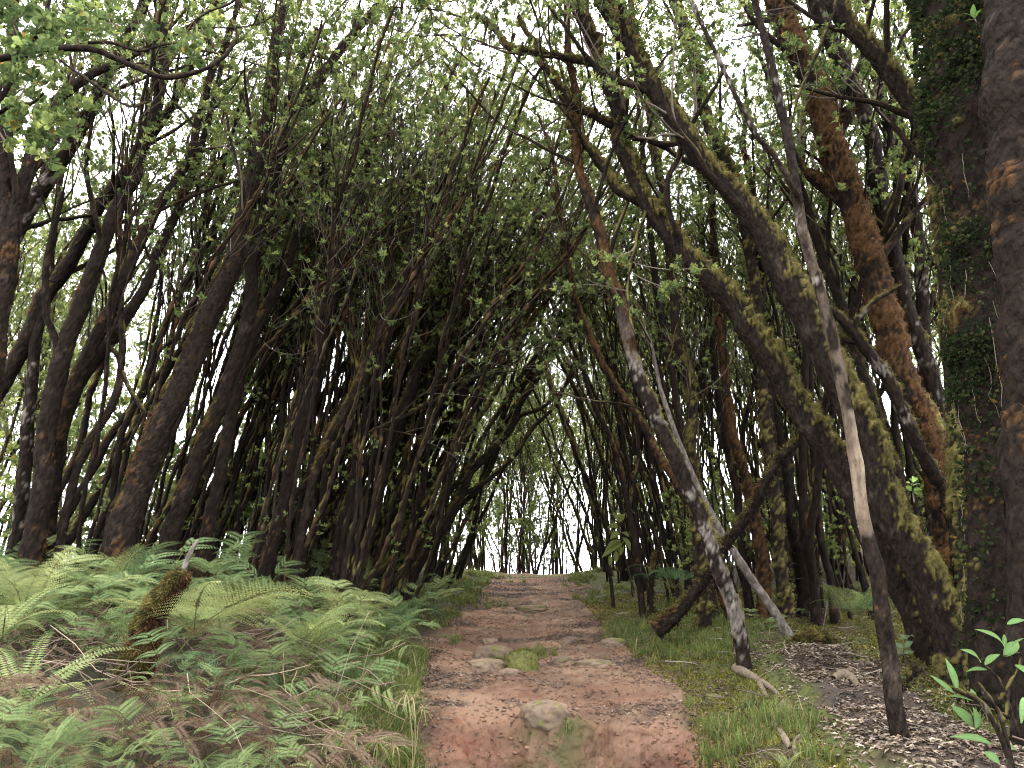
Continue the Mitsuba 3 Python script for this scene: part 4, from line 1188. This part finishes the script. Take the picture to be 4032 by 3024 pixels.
wood('hanging_vine', 'thin dark vine hanging across the rust-mossed trunk at upper right', 'vine', [(1812, -20, 6), (1800, 30, 6), (1775, 93, 6), (1755, 140, 6), (1735, 185, 6), (1718, 230, 5), (1706, 290, 4)], 6.4, 0, 'dark', 0, 0, 408, sides=8)
ROOTS = [[(1590, 1450, 20), (1630, 1468, 14), (1668, 1490, 9), (1690, 1512, 5)], [(1678, 1545, 14), (1692, 1530, 17), (1700, 1520, 15), (1706, 1536, 10), (1700, 1552, 6)], [(1672, 1568, 12), (1686, 1584, 14), (1698, 1604, 14), (1706, 1618, 8)],
         [(1752, 1560, 7), (1742, 1572, 9), (1738, 1590, 10), (1722, 1600, 11), (1716, 1618, 10), (1722, 1640, 7)], [(1640, 1480, 12), (1652, 1500, 10), (1660, 1520, 5)], [(1770, 1600, 6), (1745, 1598, 9), (1725, 1608, 10), (1705, 1590, 8)], [(1800, 1470, 12), (1822, 1462, 20), (1840, 1470, 18), (1856, 1486, 9)]]
for i, rt in enumerate(ROOTS):
    key = thing('exposed_root', ['tapering root running right from the foot of the pale leaning tree', 'pale humped root arching out of the moss by the side trail', 'pale knobbly root below the humped one', 'long twisting tan root beside the dead leaves', 'short pale root at the foot of the pale leaning tree',
                                 'root crossing the long twisting one', 'weathered grey knot of root on the moss behind the side trail'][i], 'root')
    P = []
    for vx, vy, w in rt:
        g = ground_hit(vx, vy)
        P.append([g[0], g[1], g[2] + .3 * w / 2.16 / FOC * g[1]])
    P = np.array(P)
    p, r, u = resample(P, np.array([.5 * w / 2.1602 / FOC * q_[1] for (_, _, w), q_ in zip(rt, P)]), .02)
    mb = MB()
    v, n, moss, col = skin(mb, p, r, 14, 'bare', 420 + i, 1.2, 0, u)
    mb.c[-1] = lerp(mb.c[-1], (0.13, 0.098, 0.062), .6)
    part(key, 'stem', shape(mb, 'bark'))


# ------------------------------------------------------------------ broad-leaved plants whose leaves can be told apart
def blade_leaf(base, tip, width, col, normal, fold=.18, curl=.12):
    base, tip = np.asarray(base, float), np.asarray(tip, float)
    ax = tip - base
    L = np.linalg.norm(ax)
    t = ax / L
    s = unit(np.cross(t, normal))
    n = np.cross(s, t)
    m = 9
    x = np.linspace(0, 1, m)
    w = .5 * width * np.sin(np.pi * np.clip(x * .96 + .03, 0, 1) ** .85) ** .9
    c = base + t * (x * L)[:, None] + n * (curl * L * np.sin(np.pi * x))[:, None]
    v = np.stack([c + s * w[:, None] + n * (fold * w)[:, None], c, c - s * w[:, None] + n * (fold * w)[:, None]], 1)
    f = []
    for i in range(m - 1):
        for j in range(2):
            a = i * 3 + j
            f += [[a, a + 1, a + 4], [a, a + 4, a + 3]]
    mb = MB()
    cc = np.broadcast_to(np.array(col), v.shape).copy()
    cc[:, 1] = np.clip(np.array(col) * 1.25, 0, 1)
    mb.add(v, f, cc.reshape(-1, 3))
    return mb


def leafy_plant(name, label, cat, Y, stems, lvs, col, seed, depth=.10, leaf_label=None):
    rng = np.random.default_rng(seed)
    key = thing(name, label, cat)
    for st in stems:
        P, R = trace(st, Y)
        p, r, u = resample(P, R, .02)
        mb = MB()
        skin(mb, p, r, 8, 'grey', seed, .6, 0, u)
        part(key, 'stem', shape(mb, 'bark'))
    sc = Y / FOC / 2.1602
    for bx, by, tx, ty, w in lvs:
        b, t = at(bx, by, Y), at(tx, ty, Y + rng.normal(0, depth))
        nrm = unit(np.array([rng.normal(0, .4), -1.0 + rng.normal(0, .3), .9]))
        part(key, 'leaf', shape(blade_leaf(b, t, w * sc, np.array(col) * rng.uniform(.85, 1.2), nrm), 'leaf', True))
    return key


def zc(x, y):
    return 1755.5 + x * .4376, 932.6 + y * .4376


SH = [(950, 1070, 800, 975, 34), (945, 1110, 1015, 1040, 50), (850, 1150, 925, 1098, 34), (830, 1140, 728, 1075, 38), (860, 1175, 758, 1185, 26), (715, 1275, 655, 1118, 32), (700, 1290, 580, 1200, 22), (795, 1330, 660, 1305, 16),
      (800, 1460, 680, 1348, 48), (805, 1470, 790, 1358, 46), (880, 1540, 676, 1505, 34), (980, 1110, 1045, 1018, 28), (945, 1060, 945, 1000, 20), (800, 1320, 780, 1268, 24), (1030, 1440, 1038, 1310, 26), (920, 1540, 1012, 1578, 20), (850, 1580, 925, 1642, 40), (1000, 1150, 1060, 1200, 34), (960, 950, 1050, 930, 30)]
leafy_plant('shrub', 'shrub with long pale green leaves and cut stems in the lower right corner', 'shrub', 4.7,
            [[(*zc(1010, 1760), 16), (*zc(950, 1560), 14), (*zc(900, 1450), 13), (*zc(830, 1340), 12), (*zc(740, 1290), 10), (*zc(690, 1270), 7)], [(*zc(1000, 1700), 12), (*zc(930, 1420), 10), (*zc(870, 1320), 10), (*zc(810, 1240), 8)],
             [(*zc(900, 1700), 6), (*zc(860, 1560), 5), (*zc(800, 1460), 4), (*zc(790, 1400), 3)], [(*zc(1020, 1500), 8), (*zc(930, 1250), 6), (*zc(880, 1180), 5), (*zc(830, 1140), 4), (*zc(850, 1120), 3)],
             [(*zc(960, 1400), 8), (*zc(965, 1330), 7), (*zc(965, 1265), 6)], [(*zc(1010, 1440), 7), (*zc(1008, 1360), 6), (*zc(1006, 1285), 5)], [(*zc(930, 1330), 6), (*zc(1000, 1200), 5), (*zc(1035, 1100), 5), (*zc(945, 1110), 4)]],
            [(*zc(a, b), *zc(c, d), w * .4376) for a, b, c, d, w in SH], (0.145, 0.25, 0.095), 501)
leafy_plant('leafy_sprig', 'four-leaved bright sprig in front of the vine-draped trunk at the top right', 'sprig', 5.9, [[(2118, 70, 3), (2110, 48, 3), (2104, 38, 2)]],
            [(2104, 40, 2077, 30, 8), (2104, 38, 2103, 8, 14), (2106, 38, 2121, 20, 14), (2104, 42, 2084, 47, 6)], (0.16, 0.27, 0.075), 502)
leafy_plant('seedling', 'bright green seedling growing from the stout dark trunk at right', 'seedling', 7.3, [[(1975, 1085, 4), (1972, 1060, 4), (1971, 1040, 3)]],
            [(1971, 1060, 1956, 1050, 12), (1972, 1060, 1993, 1058, 13), (1971, 1052, 1957, 1042, 11), (1972, 1050, 1990, 1046, 12), (1971, 1042, 1963, 1034, 10), (1972, 1042, 1976, 1033, 12), (1972, 1062, 1985, 1070, 12)], (0.19, 0.30, 0.08), 503)
leafy_plant('ginger_plant', 'plant with long yellow-edged drooping leaves right of the trail', 'plant', 12.4, [[(1372, 1290, 6), (1350, 1200, 5), (1338, 1150, 4), (1335, 1125, 3)]],
            [(1345, 1165, 1308, 1190, 18), (1348, 1170, 1300, 1205, 16), (1340, 1150, 1318, 1165, 16), (1337, 1128, 1327, 1108, 12), (1338, 1128, 1350, 1110, 14), (1345, 1160, 1362, 1190, 14), (1342, 1150, 1358, 1160, 14), (1330, 1190, 1332, 1215, 12), (1318, 1200, 1316, 1222, 11), (1345, 1175, 1340, 1200, 12), (1336, 1135, 1312, 1140, 14)], (0.105, 0.125, 0.04), 504)
leafy_plant('seedling', 'pale seedling with paired leaves beside the stout dark trunk, behind the pole-like tree', 'seedling', 8.0, [[(1950, 1440, 3), (1952, 1405, 3), (1955, 1380, 2)]],
            [(1952, 1400, 1930, 1392, 12), (1953, 1398, 1972, 1386, 14), (1955, 1382, 1945, 1370, 10), (1955, 1384, 1975, 1376, 12), (1952, 1412, 1975, 1408, 12), (1951, 1415, 1930, 1412, 11)], (0.13, 0.19, 0.10), 505)


def sedge(label, vx, Y, tops, seed):
    rng = np.random.default_rng(seed)
    key = thing('umbrella_sedge', label, 'sedge')
    bx = at(vx, 1500, Y)[0]
    base = np.array([bx, Y, H1(bx, Y)])
    for tx, ty, rad in tops:
        c = at(tx, ty, Y + rng.normal(0, .06))
        p = base + rng.normal(0, .04, 3) * [1, 1, 0] + (c - base) * np.linspace(0, 1, 6)[:, None] + np.array([.03, 0, .02]) * np.sin(np.linspace(0, 3.14, 6))[:, None]
        p[-1] = c
        v, f, _ = tube(p, np.full(6, .0035), 4)
        mb = MB()
        mb.add(v, f, (0.16, 0.15, 0.07))
        part(key, 'stem', shape(mb, 'twig_bark'))
        mb = MB()
        L0 = rad * Y / FOC / 2.1602
        for i in range(26):
            a, e = rng.uniform(0, 6.28), rng.uniform(-.5, .75)
            d = np.array([math.cos(a) * math.cos(e), math.sin(a) * math.cos(e), math.sin(e)])
            L = L0 * rng.uniform(.6, 1.15)
            x = np.array([0, .5, 1.0])
            q_ = c + d * (L * x)[:, None] - UP * (L * .45 * x ** 2)[:, None]
            s = unit(np.cross(d, UP)) * (.0045 * np.array([1, .8, .1]))[:, None]
            mb.add(np.stack([q_ - s, q_ + s], 1), [[0, 1, 3], [0, 3, 2], [2, 3, 5], [2, 5, 4]], np.array((0.30, 0.24, 0.14) if rng.random() < .6 else (0.14, 0.17, 0.06)) * rng.uniform(.8, 1.2))
        part(key, 'umbel', shape(mb, 'grass_blade', False))


sedge('umbrella sedge with straw-coloured spidery heads beside the trail edge', 890, 6.0, [(892, 1505, 56), (878, 1498, 45), (915, 1530, 34)], 601)
sedge('umbrella sedge bending into the bottom of the view left of the trail', 790, 5.5, [(815, 1600, 60), (770, 1645, 55), (852, 1610, 50), (740, 1600, 40)], 602)
sedge('dry umbrella sedge with one pale drooping head in the ferns', 740, 5.5, [(762, 1580, 60), (700, 1612, 44)], 603)

# ------------------------------------------------------------------ boughs hanging into the view at the upper left
def bough(label, Y, mains, seeds, seed, name='overhanging_branch'):
    rng = np.random.default_rng(seed)
    key = thing(name, label, 'branch')
    t = Tree(rng, (0, 0, 0), .6)
    for st in mains:
        P, R = trace(st, Y)
        P[:, 1] += np.linspace(0, rng.normal(0, .25), len(P))
        p, r, u = resample(P, R, .025)
        mb = MB()
        skin(mb, p, r, 12, 'dark', seed, 1.0, 0, u)
        part(key, 'limb', shape(mb, 'bark'))
    for vx, vy, sp, n in seeds:
        for _ in range(n):
            q_ = at(vx + rng.normal(0, sp), vy + rng.normal(0, sp), Y + rng.normal(0, .35))
            d = unit(rng.normal(0, 1, 3) + UP * .6)
            pts = q_ + d * np.linspace(-.16, 0, 4)[:, None] + rng.normal(0, .006, (4, 3))
            t.twigs.append((pts, np.linspace(.004, .002, 4), 3))
            t.ros.append(q_)
            t.rod.append(d)
            if rng.random() < .7:
                t.ros.append(q_ - d * .06)
                t.rod.append(unit(d + rng.normal(0, .3, 3)))
    c = part(key, 'crown', shape(t.crown(size=.070, per=9, tone=.16, round_=True), 'leaf', False))
    part(c, 'twigs', shape(t.twig_mesh(), 'twig_bark'), 'stuff')


bough('dark forked branch sweeping in from the left edge near the top of the view', 4.6,
      [[(-60, 135, 20), (0, 124, 18), (60, 105, 17), (110, 97, 16), (190, 97, 14), (235, 112, 13), (280, 130, 12), (335, 150, 11), (380, 146, 11), (430, 128, 10), (470, 100, 9), (490, 70, 8), (498, 45, 6), (480, 10, 4)],
       [(112, 115, 5), (150, 148, 5), (220, 200, 5), (270, 238, 5), (310, 258, 4), (348, 254, 3)], [(190, 92, 7), (235, 86, 6), (290, 96, 6), (320, 80, 5), (350, 66, 4), (380, 60, 3)], [(420, 45, 3), (470, 52, 4), (530, 62, 4), (575, 48, 3)]],
      [(60, 60, 45, 10), (160, 40, 40, 8), (230, 30, 30, 6), (400, 80, 22, 9), (20, 120, 30, 6), (410, 45, 25, 5)], 701)
bough('dense leafy bough filling the upper left corner', 5.6,
      [[(-60, 330, 16), (-10, 250, 14), (40, 190, 12), (90, 120, 10), (130, 50, 8), (150, -20, 6)], [(-10, 250, 9), (40, 240, 8), (90, 250, 6), (130, 240, 4)]],
      [(40, 150, 60, 36), (100, 60, 55, 32), (90, 230, 45, 30), (30, 290, 40, 24), (110, 290, 30, 14), (10, 30, 40, 16), (180, 40, 40, 12)], 702)

# ------------------------------------------------------------------ understorey saplings
SAP = []
for i in range(3):
    rs = np.random.default_rng(800 + i)
    t = Tree(rs, (0, 0, 0), .9)
    for _ in range(3 + i):
        t.branch(np.array([rs.normal(0, .08), rs.normal(0, .08), -.05]), unit(np.array([rs.normal(0, .3), rs.normal(0, .3), 1.0])), .014, rs.uniform(1.1, 2.2), 1, 3, .2, .12, .05)
    tm = MB()
    for pts, rad, lv in t.stems:
        v, f, n = tube(pts, rad, 6)
        tm.add(v, f, (0.06, 0.045, 0.035))
    SAP.append({})
    for name, sh in (('stem', shape(tm, 'twig_bark')), ('crown', shape(t.crown(size=.07, tone=.40 + .12 * i), 'leaf', False)), ('crown__twigs', shape(t.twig_mesh(), 'twig_bark'))):
        scene[f'young_{i}_{name}'] = {'type': 'shapegroup', 'shape': sh}
        SAP[-1][name] = f'young_{i}_{name}'
rng = np.random.default_rng(95)
for i in range(80):
    y = rng.uniform(12.5, 24)
    if i >= 68:
        y = rng.uniform(12, 20)
        x, lab, grp = rng.uniform(8, 12), 'leafy sapling on the dark slope at far right', 'saplings on the slope at far right'
    elif i >= 58:
        y = rng.uniform(11, 18)
        x, lab, grp = -rng.uniform(5.5, 9.5), 'leafy sapling behind the left-hand clump of trunks', 'saplings behind the left-hand clump'
    elif i >= 46:
        y = rng.uniform(26, 33)
        x, lab, grp = rng.uniform(-3.5, 5.5), 'small leafy sapling at the bright far end of the trail', 'saplings at the far end of the trail'
    elif i % 3 and i < 24:
        x, lab, grp = re_(y) + rng.uniform(1.5, 9), 'leafy sapling in the shade between the trunks right of the trail', 'saplings right of the trail'
    else:
        x, lab, grp = le(y) - rng.uniform(1.0, 8), 'leafy sapling between the trunks left of the trail', 'saplings left of the trail'
    key = thing('sapling', lab, 'sapling', grp)
    m = T().translate([x, y, H1(x, y)]).rotate([0, 0, 1], rng.uniform(0, 360)).scale(rng.uniform(.6, 1.25) * (1.5 if i >= 46 else 1.0))
    for name, g in SAP[rng.integers(3)].items():
        scene[f'{key}__{name}'] = {'type': 'instance', 'to_world': m, 'sg': {'type': 'ref', 'id': g}}
    labels[f'{key}__crown__twigs'] = {'kind': 'stuff'}
